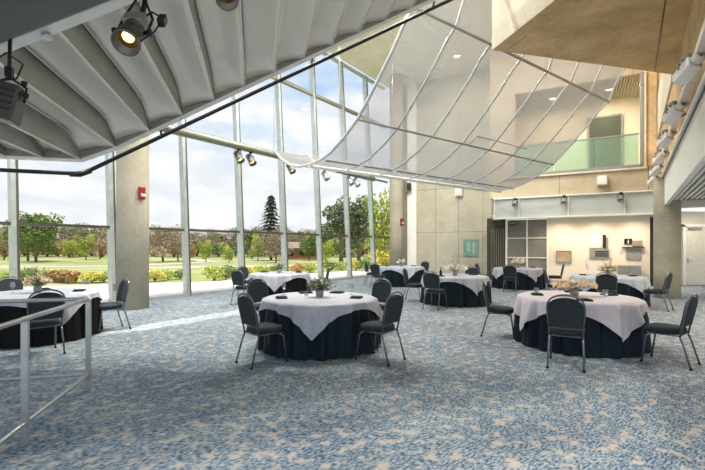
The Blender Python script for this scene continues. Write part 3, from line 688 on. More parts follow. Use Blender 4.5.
# flowers
def blossom_mesh(m, r):
    b = MB()
    for k in range(6):
        a = k*math.pi/3; c_, s_ = math.cos(a), math.sin(a)
        b.poly([(0, 0, 0), (c_*r*.6-s_*r*.35, s_*r*.6+c_*r*.35, r*.35), (c_*r, s_*r, r*.55), (c_*r*.6+s_*r*.35, s_*r*.6-c_*r*.35, r*.35)])
    for k in range(5):
        a = k*math.pi*.4+.3; c_, s_ = math.cos(a), math.sin(a)
        b.poly([(0, 0, 0), (c_*r*.3-s_*r*.25, s_*r*.3+c_*r*.25, r*.5), (c_*r*.5, s_*r*.5, r*.85), (c_*r*.3+s_*r*.25, s_*r*.3-c_*r*.25, r*.5)])
    return b.build('blossom', m)
def flowers(x, y, label, wid, hgt, nb, petal, leafm, nl=60, seed=1, br=.045, tall=0, lean=(1, 0)):
    rd = random.Random(seed); root = empty('flower_arrangement', (x, y, TOP)); tag(root, label, 'flowers', 'table flower arrangements')
    b = MB(); b.lathe([(.045, 0), (.06, .02), (.065, .07), (.055, .10), (.05, .11)], (0, 0, 0), 14); b.build('vase', M['ceramic'], root)
    b = MB()
    for k in range(nl):
        a = rd.uniform(0, 2*math.pi); t = rd.random()**.5; dx = math.cos(a)*wid*.5*t*(1+.3*abs(math.cos(a)))*.8; dy = math.sin(a)*wid*.35*t; z = .08+hgt*rd.uniform(.2, .9)*(1-.3*t)
        b.tube([(0, 0, .09), (dx*.5, dy*.5, z*.75), (dx, dy, z)], [.004, .003, .002], 4)
        for j in range(5):
            u = .45+.13*j; c = Vector((dx*u, dy*u, .09+(z-.09)*u**.7)); v = Vector((rd.uniform(-1, 1), rd.uniform(-1, 1), rd.uniform(-.3, 1))).normalized()*rd.uniform(.03, .05); s_ = v.cross(Vector((rd.random(), rd.random(), rd.random()))).normalized()*.011
            b.poly([c, c+v*.5+s_, c+v, c+v*.5-s_])
    for k in range(tall):
        a = rd.uniform(0, 6.28); top = Vector((math.cos(a)*.12+rd.uniform(-.05, .1), math.sin(a)*.1, hgt*1.5+rd.uniform(0, .15)))
        b.tube([(0, 0, .08), top*.5+Vector((0, 0, .05)), top], [.004, .003, .002], 4)
        for j in range(9):
            c = top*(.45+.06*j); v = Vector((rd.uniform(-1, 1), rd.uniform(-1, 1), rd.uniform(0, 1))).normalized()*.06; s_ = v.cross(Vector((0, 0, 1))).normalized()*.013
            b.poly([c, c+v*.5+s_, c+v, c+v*.5-s_])
    b.build('foliage', leafm, root, fixn=False)
    first = None
    for k in range(nb):
        a = rd.uniform(0, 2*math.pi); t = rd.random()**.6; p = (math.cos(a)*wid*.5*t, math.sin(a)*wid*.32*t, .11+hgt*rd.uniform(.15, .8)*(1-.45*t))
        if first is None: first = o = blossom_mesh(petal, br); o.parent = root
        else: o = first.copy(); COL.objects.link(o)
        o.location = p; s_ = rd.uniform(.7, 1.25); o.scale = (s_, s_, s_); o.rotation_euler = (rd.uniform(-1, 1), rd.uniform(-1, 1), rd.uniform(0, 6))
    return root
nap0 = [None]
def napkin(x, y, rz, label):
    if nap0[0] is None:
        b = MB(); b.box((0, 0, .006), (.21, .17, .012), bev=.004); b.box((.004, .0, .017), (.195, .155, .010), bev=.004); b.box((-.012, 0, .026), (.14, .15, .008), Matrix.Rotation(.05, 3, 'Z'), .003)
        nap0[0] = o = b.build('napkin', M['napkin'])
    else: o = nap0[0].copy(); COL.objects.link(o)
    o.location = (x, y, TOP); o.rotation_euler = (0, 0, rz); tag(o, label, 'napkin', 'folded dark napkins')
g0 = {}
def glass(kind, x, y, label):
    if kind not in g0:
        b = MB()
        if kind == 'wine_glass': b.lathe([(.034, 0), (.034, .003), (.005, .008), (.004, .075), (.02, .09), (.037, .12), (.036, .16), (.031, .19), (.029, .19), (.034, .16), (.034, .12), (.018, .094), (.001, .09)], (0, 0, 0), 16)
        elif kind == 'tumbler': b.lathe([(.033, 0), (.036, .01), (.042, .11), (.039, .11), (.033, .018), (.001, .016)], (0, 0, 0), 16)
        else: b.lathe([(.025, 0), (.03, .01), (.032, .06), (.029, .06), (.024, .012), (.001, .01)], (0, 0, 0), 12)
        g0[kind] = o = b.build(kind, M['cup'])
    else: o = g0[kind].copy(); COL.objects.link(o)
    o.location = (x, y, TOP); tag(o, label, 'glass', 'glasses on the tables')

T = {'centre': (-.52, 6.5), 'right': (3.62, 6.6), 'left': (-5.45, 7.1), 'window': (-2.23, 12.5), 'far': (2.0, 16.7), 'mid': (2.85, 11.4), 'screen': (6.3, 15.6), 'pillar': (6.98, 11.2)}
desc = {'centre': 'the front central table', 'right': 'the lilac-topped front right table', 'left': 'the table behind the handrail',
        'window': 'the table nearest the glass wall', 'far': 'the farthest table, by the distant column', 'mid': 'the table before the panelled concrete wall',
        'screen': 'the table before the grey screen doors', 'pillar': 'the table near the right column'}
spec = {'centre': (-92, 'navy', 'grey_cloth', 0.2), 'right': (-82, 'navy', 'pink_cloth', 1.7), 'left': (-33, 'blackc', 'grey_cloth', 2.5), 'window': (-88, 'blackc', 'grey_cloth', .9),
        'far': (-82, 'navy', 'blue_cloth', 3.1), 'mid': (-68, 'navy', 'grey_cloth', 4.4), 'screen': (-75, 'navy', 'grey_cloth', 5.2), 'pillar': (-68, 'navy', 'blue_cloth', 3.9)}
oname = {'grey_cloth': 'pale grey', 'pink_cloth': 'pale lilac', 'blue_cloth': 'pale blue'}
for k, (tip, un, ov, ph) in spec.items():
    x, y = T[k]
    table_set(x, y, tip, k, M[un], M[ov], '%s floor-length pleated cloth on %s' % ('dark navy' if un == 'navy' else 'black', desc[k]), '%s square overlay on %s' % (oname[ov], desc[k]), 'round banquet table under cloths, %s' % desc[k], ph=ph, half=1.0 if k in ('right',) else .955)

C = [
 ('centre', -1.19, 5.55, 'dark grey chair at front left of the central table, seen from behind', -12),
 ('centre', .35, 5.68, 'dark grey chair at front right of the central table, angled left', 5),
 ('centre', -1.60, 7.55, 'dark chair behind the left side of the central table', 0),
 ('centre', .37, 7.5, 'grey blue chair behind the right side of the central table', 0),
 ('right', 2.83, 5.42, 'dark grey chair squarely in front of the lilac-topped right table', 4),
 ('right', 4.22, 5.52, 'dark chair at the right frame edge, seen side on facing left', 9),
 ('right', 2.60, 7.2, 'dark chair left of the lilac-topped right table, facing right', 10),
 ('left', -4.56, 7.66, 'pale-backed chair beside the fire-alarm column, facing left', 16),
 ('left', -4.54, 6.0, 'dark chair seen through the handrail in front of the far left table', 8),
 ('left', -6.75, 8.15, 'black-backed chair behind the far left table near the glass', 0),
 ('window', -2.95, 11.2, 'light grey chair at the left front of the table by the glass', 0),
 ('window', -3.3, 13.1, 'black chair at the left rear of the table by the glass', 0),
 ('window', -1.02, 12.7, 'dark chair behind the centre flowers, right of the table by the glass', 0),
 ('far', .82, 17.0, 'small dark chair left of the most distant table, nearest the glass', 0),
 ('far', 1.02, 15.6, 'grey chair at the left front of the most distant table', 0),
 ('far', 2.95, 17.6, 'dark chair at the right rear of the most distant table', 0),
 ('mid', 1.78, 11.8, 'dark chair left of the table by the panelled concrete wall, facing right', 0),
 ('mid', 2.1, 10.35, 'grey chair in front of the table by the panelled concrete wall', 0),
 ('mid', 3.55, 12.45, 'dark chair behind the table by the panelled concrete wall', 0),
 ('screen', 5.02, 15.6, 'dark chair left of the table before the grey screens', 0),
 ('screen', 5.55, 14.35, 'dark chair in front of the table before the grey screens', 0),
 ('screen', 7.45, 15.1, 'dark chair right of the table before the grey screens', 0),
 ('pillar', 5.75, 11.6, 'dark chair at the left of the table near the right column', 0),
 ('pillar', 6.2, 10.0, 'black chair in front of the table near the right column, behind the lilac one', 0),
 ('pillar', 7.50, 10.15, 'dark chair standing just in front of the right column, facing left', 12),
]
for (k, x, y, lab, turn) in C: chair(x, y, *T[k], lab, 'banquet chairs around the tables', turn)

fl = {'centre': ('grey green leafy centrepiece with small white flowers on the central table', .46, .30, 22, M['petalw'], M['sage'], 110, 3, .026, 0),
      'right': ('wide cream and peach blossom centrepiece on the lilac-topped table', .66, .22, 60, M['petal'], M['dried'], 22, 5, .055, 0),
      'left': ('cream blossoms with tall green sprigs on the far left table', .42, .24, 34, M['petal'], M['sage'], 30, 7, .055, 9),
      'window': ('thin green sprig centrepiece on the table by the glass', .36, .30, 6, M['petalw'], M['sage'], 50, 9, .03, 4),
      'far': ('small cream flower centrepiece on the most distant table', .40, .28, 18, M['petalw'], M['dried'], 30, 11, .06, 0),
      'mid': ('tall pale cream flower centrepiece before the panelled concrete wall', .66, .34, 44, M['petalw'], M['dried'], 24, 13, .055, 3),
      'screen': ('spiky cream flower centrepiece before the grey screens', .55, .36, 36, M['petalw'], M['dried'], 20, 15, .07, 2),
      'pillar': ('cream flowers with green leaves on the table near the right column', .62, .30, 34, M['petal'], M['sage'], 36, 17, .05, 4)}
for k, (lab, wd, hg, nb, pm, lm, nl, sd_, br, tall) in fl.items():
    flowers(T[k][0]+(-.05 if k == 'right' else 0), T[k][1], lab, wd, hg, nb, pm, lm, nl, sd_, br, tall)
near = {'centre': [(152, 'rear left'), (28, 'rear right'), (62, 'far right, smaller looking'), (205, 'front left'), (118, 'far left')]}
def place_nap(k, ang, where, r=.60):
    a = R(ang); x, y = T[k]; napkin(x+r*math.cos(a), y+r*math.sin(a), a+math.pi/2, 'dark folded napkin at the %s of %s' % (where, desc[k]))
for a, wv in ((196, 'left'), (-14, 'right'), (65, 'right rear'), (118, 'left rear')): place_nap('centre', a, wv)
for a, wv in ((165, 'left rear'), (12, 'right'), (-110, 'front'), (70, 'rear')): place_nap('right', a, wv)
for a, wv in ((25, 'right rear'), (-40, 'right front'), (120, 'rear')): place_nap('left', a, wv)
for a, wv in ((150, 'left'), (20, 'right')): place_nap('window', a, wv)
for a, wv in ((160, 'left'), (30, 'right')): place_nap('far', a, wv)
for a, wv in ((215, 'left front'), (20, 'right')): place_nap('mid', a, wv)
for a, wv in ((200, 'left'), (10, 'right')): place_nap('screen', a, wv)
for a, wv in ((150, 'left'), (-10, 'right')): place_nap('pillar', a, wv)
def gl(kind, k, dx, dy, lab): glass(kind, T[k][0]+dx, T[k][1]+dy, lab)
gl('wine_glass', 'centre', -.62, .30, 'stemmed glass at the left rear edge of the central table')
gl('wine_glass', 'centre', .50, .34, 'stemmed glass at the right rear edge of the central table')
gl('votive_glass', 'centre', -.22, .05, 'small votive glass left of the central flowers')
gl('tumbler', 'right', -.55, .25, 'tumbler at the left of the lilac-topped table')
gl('tumbler', 'right', .42, -.05, 'tumbler at the right of the lilac-topped table')
gl('wine_glass', 'left', .55, .42, 'stemmed glass right of the flowers on the far left table')
gl('wine_glass', 'left', -.35, -.1, 'stemmed glass left of the flowers on the far left table')
gl('wine_glass', 'window', -.3, -.35, 'stemmed glass on the table close to the glass wall')
gl('tumbler', 'mid', -.55, .3, 'tumbler at the left of the table by the panelled wall')
gl('tumbler', 'pillar', .45, -.15, 'tumbler on the table near the right column')
gl('tumbler', 'screen', -.5, -.2, 'tumbler on the table before the grey screens')
# dark bottle on the mid table
b = MB(); b.lathe([(.035, 0), (.038, .01), (.038, .13), (.015, .17), (.014, .22), (.016, .235)], (0, 0, 0), 14); o = b.build('bottle', M['signblack']); o.location = (T['mid'][0]-.45, T['mid'][1]-.25, TOP); tag(o, 'small dark bottle on the table by the panelled concrete wall', 'bottle')
# tall vase with cream spray on pillar table
root = empty('bud_vase', (T['pillar'][0]-.5, T['pillar'][1]+.1, TOP)); tag(root, 'slim vase of cream buds left of the flowers near the right column', 'vase')
b = MB(); b.lathe([(.03, 0), (.035, .05), (.015, .12), (.018, .14)], (0, 0, 0), 12); b.build('vase_body', M['petalw'], root)
b = MB()
for k in range(9): b.lathe([(.004, 0), (.03, .03), (.022, .06), (.003, .075)], (rnd.uniform(-.05, .05), rnd.uniform(-.05, .05), .15+.03*k), 7)
b.build('buds', M['petalw'], root)

# ================================================================== wall things
def box_thing(name, loc, size, rz, m, label, cat, bev=.01, face=None):
    root = empty(name, loc, rz); tag(root, label, cat)
    b = MB(); b.box((0, 0, 0), size, bev=bev); b.build('housing', m, root)
    if face:
        b = MB(); b.box((0, -size[1]/2-.006, 0), (size[0]*.8, .012, size[2]*.8)); b.build(face[0], face[1], root)
    return root
BR = math.atan2(-BW.y, -BW.x)    # back wall heading
def on_back(t, z, off=0): return (*BK(t, off), z)
# fire alarms on columns
v = Vector((5.58, -10.36)).normalized(); ang = math.atan2(v.y, v.x)
def alarm(cx, cy, r, z, turn, label, s=1):
    v = Vector((-cx, -cy)).normalized(); a = math.atan2(v.y, v.x)+R(turn); d = Vector((math.cos(a), math.sin(a)))
    root = empty('fire_alarm', (cx+d.x*(r+.045*s), cy+d.y*(r+.045*s), z), a+math.pi/2); tag(root, label, 'fire alarm', 'red fire alarms on columns')
    b = MB(); b.box((0, 0, 0), (.16*s, .07*s, .30*s), bev=.012); hs_ = b.build('housing', M['red'], root)
    b = MB(); b.box((.02*s, -.04*s, -.05*s), (.11*s, .02*s, .07*s), bev=.005); b.build('strobe_lens', M['signwhite'], hs_)
alarm(-5.55, 10.36, .37, 2.88, 28, 'red fire alarm with white strobe on the near left column')
alarm(2.36, 22.0, .36, 2.88, 45, 'tiny red fire alarm on the distant column at the end of the glass', 1.2)
box_thing('outlet_box', (-5.93, 10.22, .55), (.08, .06, .2), R(25), M['steel'], 'small grey outlet box at the left of the near column', 'outlet box', .005, ('cover', M['signgrey']))
box_thing('loudspeaker', (3.1, 22.66, 4.85), (.28, .25, .5), 0, M['signgrey'], 'dark grey loudspeaker high on the white jamb by the distant column', 'speaker', .02, ('grille', M['signblack']))
fw = (FB-FA).normalized(); fn_ = Vector((fw.y, -fw.x)); fr_ = math.atan2(fw.y, fw.x)
def on_far(t, z, off): v = FA+fw*t+fn_*off; return (v.x, v.y, z)
box_thing('loudspeaker', on_far(2.55, 4.45, .14), (.36, .24, .42), fr_, M['white'], 'white loudspeaker box on the panelled concrete wall below the net', 'speaker', .02, ('grille', M['signwhite']))
root = empty('wall_sign', on_far(3.15, 1.5, .03), fr_); tag(root, 'green glass sign panel on the panelled concrete wall', 'sign')
b = MB(); b.box((0, 0, 0), (.78, .04, .9), bev=.005); b.build('panel', M['signgreen'], root)
b = MB(); b.box((-.12, -.024, .05), (.2, .008, .5)); b.box((.15, -.024, 0), (.14, .008, .62)); b.build('panel_glazing', mat('pale_green_glazing', (.38, .52, .44), .2), root)
box_thing('loudspeaker', on_back(1.75, 4.15, -.12), (.36, .24, .38), BR, M['conc_pale'], 'pale loudspeaker box on the concrete parapet above the fascia', 'speaker', .02, ('grille', M['white']))
def ceiling_spot(x, y, z, aim, label, m, s=1.0, group='spotlights on the fascia', warm=False, name='spotlight', energy=0, conef=60, hang=.12):
    root = empty(name, (x, y, z)); tag(root, label, 'spotlight', group)
    aim = Vector(aim).normalized(); q = (-aim).to_track_quat('Z', 'Y').to_matrix()
    b = MB(); b.box((0, 0, 0), (.07*s, .07*s, .05*s)); b.tube([(0, 0, 0), (0, 0, -hang*s)], .012*s, 6); b.build('clamp', M['black'], root)
    c = Vector((0, 0, -hang*s-.09*s))
    b = MB(); 
    sidev = q @ Vector((1, 0, 0))
    b.tube([c+sidev*.085*s, c+sidev*.085*s*.9+Vector((0, 0, .09*s)), c-sidev*.085*s*.9+Vector((0, 0, .09*s)), c-sidev*.085*s], .009*s, 6); b.build('yoke', M['black'], root)
    b = MB(); b.lathe([(.045*s, .14*s), (.07*s, .12*s), (.075*s, -.02*s), (.082*s, -.10*s), (.088*s, -.12*s), (.078*s, -.12*s), (.065*s, -.04*s)], c, 16, q); can_ = b.build('can', m, root)
    b = MB(); b.lathe([(.064*s, -.05*s), (.05*s, -.045*s), (.001*s, -.04*s)], c, 14, q); b.build('lens', M['lamp_warm'] if warm else M['signgrey'], can_)
    if energy:
        ld = bpy.data.lights.new('spot_light', 'SPOT'); lo = bpy.data.objects.new('spot_light', ld); COL.objects.link(lo); lo.parent = root
        ld.energy = energy; ld.spot_size = R(conef); ld.spot_blend = .6; ld.shadow_soft_size = .04; ld.color = (1, .80, .55) if warm else (1, .9, .78)
        lo.location = c+aim*.17*s; lo.rotation_euler = (-aim).to_track_quat('Z', 'Y').to_euler()
    return root
for t, lab in ((4.93, 'left'), (3.07, 'middle'), (1.13, 'right')):
    x, y, z = on_back(t, 3.62, -.16); ceiling_spot(x, y, z, (-.5, -.6, -.8), 'small silver spotlight on the back fascia, %s one of three' % lab, M['steel'], 1.3, hang=.05)
# small downlights washing the cream wall
for t, lab in ((3.2, 'left'), (1.9, 'middle'), (.6, 'right')):
    x, y, z = on_back(t, 2.9, .22)
    root = empty('wall_washer', (x, y, 2.87)); tag(root, 'recessed warm downlight under the back fascia, %s one' % lab, 'downlight', 'warm wall washers')
    b = MB(); b.lathe([(.09, .02), (.10, .0), (.085, -.01), (.07, .01)], (0, 0, 0), 16); b.build('trim_ring', M['white'], root)
    b = MB(); b.lathe([(.07, .012), (.001, .013)], (0, 0, 0), 14); b.build('lens', M['lamp_warm'], root)
    ld = bpy.data.lights.new('washer_light', 'SPOT'); lo = bpy.data.objects.new('washer_light', ld); COL.objects.link(lo); lo.parent = root; ld.energy = 85; ld.spot_size = R(155); ld.spot_blend = 1; ld.shadow_soft_size = .06; ld.color = (1, .80, .62); lo.location = (0, 0, -.02)
# exit sign
root = empty('exit_sign', on_back(5.15, 2.62, .85), BR); tag(root, 'small green exit sign under the back fascia above the screens', 'sign')
b = MB(); b.box((0, 0, 0), (.30, .04, .2), bev=.005); b.build('housing', M['signblack'], root)
b = MB(); b.bar((0, 0, .1), (0, 0, .26), .02, .02, (0, 1, 0)); b.build('stem', M['signgrey'], root)
def text(body, size, loc, m, parent, rot=(R(90), 0, 0)):
    c = bpy.data.curves.new('lettering', 'FONT'); c.body = body; c.size = size; c.extrude = .002; c.align_x = 'CENTER'; c.align_y = 'CENTER'; c.materials.append(m)
    t_ = bpy.data.objects.new('lettering', c); me = bpy.data.meshes.new_from_object(t_); bpy.data.objects.remove(t_); o = bpy.data.objects.new('lettering', me); COL.objects.link(o); o.parent = parent; o.location = loc; o.rotation_euler = rot; return o
text('EXIT', .13, (0, -.024, 0), M['exitg'], root)
# signs and picture on the cream wall
def sign(t, z, wd, ht, m, name, label, cat, off=.97):
    root = empty(name, on_back(t, z, off), BR); tag(root, label, cat)
    b = MB(); b.box((0, 0, 0), (wd, .03, ht), bev=.004); b.build('panel', m, root); return root
r_ = sign(3.12, 1.13, .56, .50, M['art'], 'wall_picture', 'small brownish abstract picture low on the cream wall', 'picture')
b = MB(); 
for (cx, cz, sx, sz) in ((0, .24, .58, .02), (0, -.24, .58, .02), (-.28, 0, .02, .5), (.28, 0, .02, .5)): b.box((cx, -.01, cz), (sx, .04, sz))
b.build('picture_frame', M['pipe'], r_)
r_ = sign(1.94, 1.78, .42, .54, M['signwhite'], 'wall_poster', 'white poster above the grey plaque on the cream wall', 'poster')
r_ = sign(1.62, 1.78, .12, .54, M['signblack'], 'wall_banner', 'narrow black strip beside the white poster', 'sign')
r_ = sign(1.53, 1.72, .09, .45, M['signgrey'], 'wall_banner', 'narrow grey strip right of the black strip on the cream wall', 'sign', .975)
r_ = sign(1.80, 1.27, .70, .38, M['signgrey'], 'wall_plaque', 'grey plaque with dark insert below the white poster', 'plaque')
b = MB(); 
for k in range(3): b.box((.08, -.02, .09-.09*k), (.46, .01, .05))
b.build('insert', M['signblack'], r_)
r_ = sign(.80, 1.78, .27, .22, M['signblack'], 'restroom_sign', 'small black sign with white figure at the right of the cream wall', 'sign')
b = MB(); b.lathe([(.001, .075), (.02, .06), (.02, .045), (.001, .03)], (0, -.02, 0), 10); b.box((0, -.02, -.02), (.05, .01, .08)); b.box((0, -.02, -.07), (.03, .01, .05)); b.build('figure_symbol', M['signwhite'], r_)
r_ = sign(.50, 1.70, .34, .22, M['signgrey'], 'wall_plaque', 'grey plaque right of the black figure sign', 'plaque')
r_ = sign(.62, 1.25, .50, .40, M['signgrey'], 'wall_plaque', 'lower grey plaque beneath the thin dark shelf', 'plaque')
root = empty('wall_shelf', on_back(.64, 1.54, .93), BR); tag(root, 'thin dark shelf between two grey plaques on the cream wall', 'shelf')
b = MB(); b.box((0, 0, 0), (.74, .14, .03)); b.build('shelf_board', M['signblack'], root)
root = empty('low_cabinet', (*BK(.80, .72), 0), BR); tag(root, 'low grey cabinet standing against the cream wall', 'cabinet')
b = MB(); b.box((0, 0, .43), (.76, .40, .78), bev=.01); b.build('carcass', M['cab'], root)
for sx in (-1, 1):
    b = MB(); b.box((sx*.19, -.21, .43), (.36, .02, .72), bev=.004); dd = b.build('door', M['cab'], root)
    b = MB(); b.tube([(sx*.03, -.235, .38), (sx*.03, -.235, .52)], .007, 6); b.build('handle', M['steel'], dd)
b = MB(); b.box((0, 0, .02), (.7, .34, .04)); b.build('plinth', M['signblack'], root)

# projectors along the right-hand wall
root = empty('lighting_track', (*SW(6, .70), 3.95)); tag(root, 'pale lighting track along the brown concrete wall at right', 'lighting track'); iv = Matrix.Translation(-Vector(root.location))
b = MB(); b.bar((*SW(4.4, .72), 4.02), (*SW(18, .72), 4.02), .10, .10); at_root(b).build('track', M['proj'], root)
for s in (6, 10, 14, 17.5):
    b = MB(); b.bar((*SW(s, .72), 4.02), (*SW(s, .90), 4.10), .05, .05); at_root(b).build('bracket', M['signgrey'], root)
order = ['nearest', 'second nearest', 'third', 'fourth', 'fifth', 'farthest']
for k, d in enumerate((5.35, 7.1, 8.8, 10.6, 12.4, 14.2)):
    s = (d+.337)/.827; x, y = SW(s, .60)
    root = empty('stage_projector', (x, y, 3.93), math.atan2(D1.y, D1.x)-math.pi/2+R(35)); tag(root, 'pale stage projector on the right-hand track, %s of six' % order[k], 'stage light', 'stage projectors on the right wall')
    tl = Matrix.Rotation(R(-28), 3, 'X') @ Matrix.Rotation(R(18), 3, 'Y')
    b = MB(); b.box((0, 0, -.09), (.17, .30, .17), tl, .02); b.build('body', M['proj'], root)
    b = MB(); c = tl @ Vector((0, -.20, 0)); b.lathe([(.07, 0), (.075, .12), (.068, .12), (.06, .02)], Vector((0, 0, -.09))+c*.75, 12, tl @ Matrix.Rotation(R(90), 3, 'X')); sn_ = b.build('snoot', M['proj'], root)
    b = MB(); b.lathe([(.055, 0), (.001, .001)], Vector((0, 0, -.09))+c*1.05, 12, tl @ Matrix.Rotation(R(90), 3, 'X')); b.build('lens', M['gold'], sn_)
    b = MB(); b.tube([(.11, 0, -.07), (.11, 0, .06), (-.11, 0, .06), (-.11, 0, -.07)], .012, 6); b.box((0, .0, .09), (.06, .10, .09)); b.build('yoke', M['signgrey'], root)
    b = MB(); b.tube([(.0, .12, .06), (.10, .2, .02), (.13, .2, -.15), (.08, .15, -.22), (.03, .12, -.08)], .009, 6); b.build('cable', M['black'], root)
# spotlights on the round pipe near the glass
for k, (Y, lab) in enumerate(((13.2, 'leftmost'), (13.6, 'second from left'), (15.1, 'third from left'), (16.7, 'fourth from left'), (18.05, 'fifth from left'), (18.45, 'rightmost'))):
    p = RP(Y, -.10); ceiling_spot(p.x, p.y, p.z, (.5, -.3, -.8), 'small spotlight under the thick pipe at the glass, %s' % lab, M['fixture'] if k < 3 else M['steel'], 1.5, 'spotlights on the thick pipe', hang=.08, warm=(k < 3))
# foreground stage lights under the canopy beam
def stage_light(name, loc, aim, label, s=1.0, warm=True, energy=0):
    root = empty(name, loc); tag(root, label, 'stage light', 'stage lights under the stepped canopy')
    aim = Vector(aim).normalized(); q = (-aim).to_track_quat('Z', 'Y').to_matrix()
    def Lc(x, y, z): return q @ Vector((x*s, y*s, z*s))
    b = MB(); b.lathe([(.03*s, .20*s), (.055*s, .19*s), (.06*s, .10*s), (.048*s, .09*s), (.05*s, .03*s), (.066*s, .02*s), (.07*s, -.07*s), (.078*s, -.08*s), (.078*s, -.10*s), (.066*s, -.10*s), (.06*s, -.03*s)], (0, 0, 0), 24, q); bar_ = b.build('barrel', M['fixture'], root)
    b = MB(); b.box(Lc(0, 0, .15), (.12*s, .12*s, .10*s), q, .01*s); b.box(Lc(0, 0, .22), (.09*s, .09*s, .05*s), q, .008*s); b.build('lamp_housing', M['signgrey'], root)
    b = MB(); b.lathe([(.059*s, -.03*s), (.04*s, -.022*s), (.001, -.02*s)], (0, 0, 0), 20, q); b.build('lens', M['gold'], bar_)
    b = MB(); b.lathe([(.034*s, -.034*s), (.02*s, -.040*s), (.001, -.041*s)], Lc(0, .008, 0), 16, q); b.build('bulb', M['lamp_warm'] if warm else M['signgrey'], bar_)
    for sx in (-1, 1):
        b = MB(); b.lathe([(.012*s, 0), (.014*s, .02*s), (.02*s, .02*s), (.02*s, .045*s), (.012*s, .045*s)], Lc(sx*.066, 0, .05), 10, q @ Matrix.Rotation(R(90)*sx, 3, 'Y')); b.build('knob', M['black'], bar_)
    b = MB(); b.tube([Lc(.085, 0, .05), Lc(.085, 0, .2)+Vector((0, 0, .03)), Vector((.02, .05, .26))*s*1.0+Lc(0, 0, .1), Lc(-.085, 0, .2)+Vector((0, 0, .03)), Lc(-.085, 0, .05)], .009*s, 6); b.build('yoke', M['black'], root)
    b = MB(); b.tube([Lc(0, 0, .2)+Vector((0, .02, .0)), Lc(0, 0, .26)+Vector((0, .05, .12))*s, Lc(0, 0, .26)+Vector((0, .05, .30))*s], .016*s, 8); b.build('hanging_clamp', M['black'], root)
    b = MB(); b.tube([Lc(-.07, 0, -.07), Lc(-.13, .01, .06), Lc(-.15, .03, .13)], .005*s, 6); b.box(Lc(-.155, .03, .17), (.045*s, .05*s, .09*s), q, .01*s); b.tube([Lc(-.15, .03, .2), Lc(-.08, .04, .26), Lc(0, 0, .24)], .006*s, 6); b.build('cable_plug', M['black'], root)
    return root
stage_light('stage_light', (-1.79, 3.30, 3.25), (.08, -.62, -.74), 'lit stage light with glowing amber lens under the stepped canopy', 1.35)
stage_light('stage_light', (-1.02, 3.3, 3.60), (.25, -.5, -.8), 'amber stage light cut off by the top edge of the photo', 1.15)
# boxy floodlight at left edge
root = empty('stage_light', (-2.83, 3.38, 2.75), R(20)); tag(root, 'boxy grey floodlight with looped cable at the upper left edge', 'stage light', 'stage lights under the stepped canopy')
tl = Matrix.Rotation(R(12), 3, 'Y')
b = MB(); b.box((0, 0, -.02), (.15, .2, .30), tl, .015); b.build('body', mat('charcoal_body', (.07, .07, .065), .4, .5), root)
b = MB(); 
for k in range(4): b.box(tl @ Vector((0, -.105, .07-.05*k)), (.11, .012, .014), tl)
b.build('vent_fins', M['signblack'], root)
b = MB(); b.tube([(.10, 0, .0), (.12, 0, .12), (0, 0, .2), (-.12, 0, .12), (-.12, 0, 0)], .01, 6); b.box((0, 0, .24), (.05, .05, .08)); b.tube([(0, 0, .26), (0, .02, .55)], .014, 6); b.build('yoke', M['black'], root)
for kz in ((.12, -.02, .03), (.11, -.02, .13)):
    b = MB(); b.lathe([(.012, 0), (.022, .02), (.022, .04)], kz, 8); b.build('knob', M['black'], root)
b = MB(); b.tube([(-.02, -.05, .12), (-.12, -.06, .26), (0, -.05, .38), (.11, -.05, .30), (.07, -.05, .18), (-.04, -.05, .15)], .008, 6); b.build('cable', M['black'], root)

# ------------------------------------------------------------------ downlights: pair seen through the net; other dl entries are unseen added fill
def downlight(x, y, label, energy=DOWN, z=CEIL, size=.35, col=(1, .95, .88)):
    root = empty('ceiling_downlight', (x, y, z-.02)); tag(root, label, 'ceiling light', 'ceiling downlights')
    b = MB(); b.lathe([(size*.5, .02), (size*.52, -.02), (size*.44, -.03), (size*.42, 0)], (0, 0, 0), 20); b.build('trim_ring', M['white'], root)
    b = MB(); b.lathe([(size*.40, -.004), (.001, -.003)], (0, 0, 0), 18); b.build('lens', M['lamp_white'], root)
    ld = bpy.data.lights.new('downlight', 'AREA'); ld.shape = 'DISK'; ld.size = size; ld.energy = energy; ld.color = col
    lo = bpy.data.objects.new('downlight', ld); COL.objects.link(lo); lo.parent = root; lo.location = (0, 0, -.05)
dl = [(5.0, 19.6, 'by the far wall, left of the pair seen through the net', 50), (6.5, 18.3, 'right of the pair seen through the net', 50), (3.6, 14.6, 'added as fill above the net over the middle table', 170), (.2, 14.6, 'added as fill above the glass-side aisle', 330),
      (6.8, 14.2, 'added as fill over the screen-side tables', 180), (-2.2, 10.2, 'added as fill over the left aisle', 300), (.6, 9.9, 'added as fill behind the stepped canopy', 300), (3.6, 3.2, 'added as fill between the stepped canopy and the side wall', 230), (2.6, .8, 'added as fill right behind the viewer', 260), (-.6, .2, 'added as fill straight above the viewer', 260), (-3.2, .6, 'added as fill behind the viewer on the left', 260), (-5.6, 8.6, 'added as fill over the table behind the handrail', 200)]
for x, y, lab, en in dl: downlight(x, y, 'ceiling downlight ' + lab, en)
for t, lab in ((1.4, 'right'), (3.6, 'left')):
    x, y = BK(t, 2.0); downlight(x, y, 'downlight in the upper balcony room, %s one' % lab, 42, 8.38, .3, (1, .86, .66))
for s, w2, lab in ((9.2, 2.2, 'nearer'), (12.8, 2.6, 'farther')):
    x, y = SW(s, w2); downlight(x, y, 'recessed light in the slatted soffit at right, %s one' % lab, 45, 2.80, .2, (1, .85, .65))
downlight(13.6, 15.4, 'corridor ceiling light in front of the cream door', 20, 2.98, .25, (1, .88, .70))

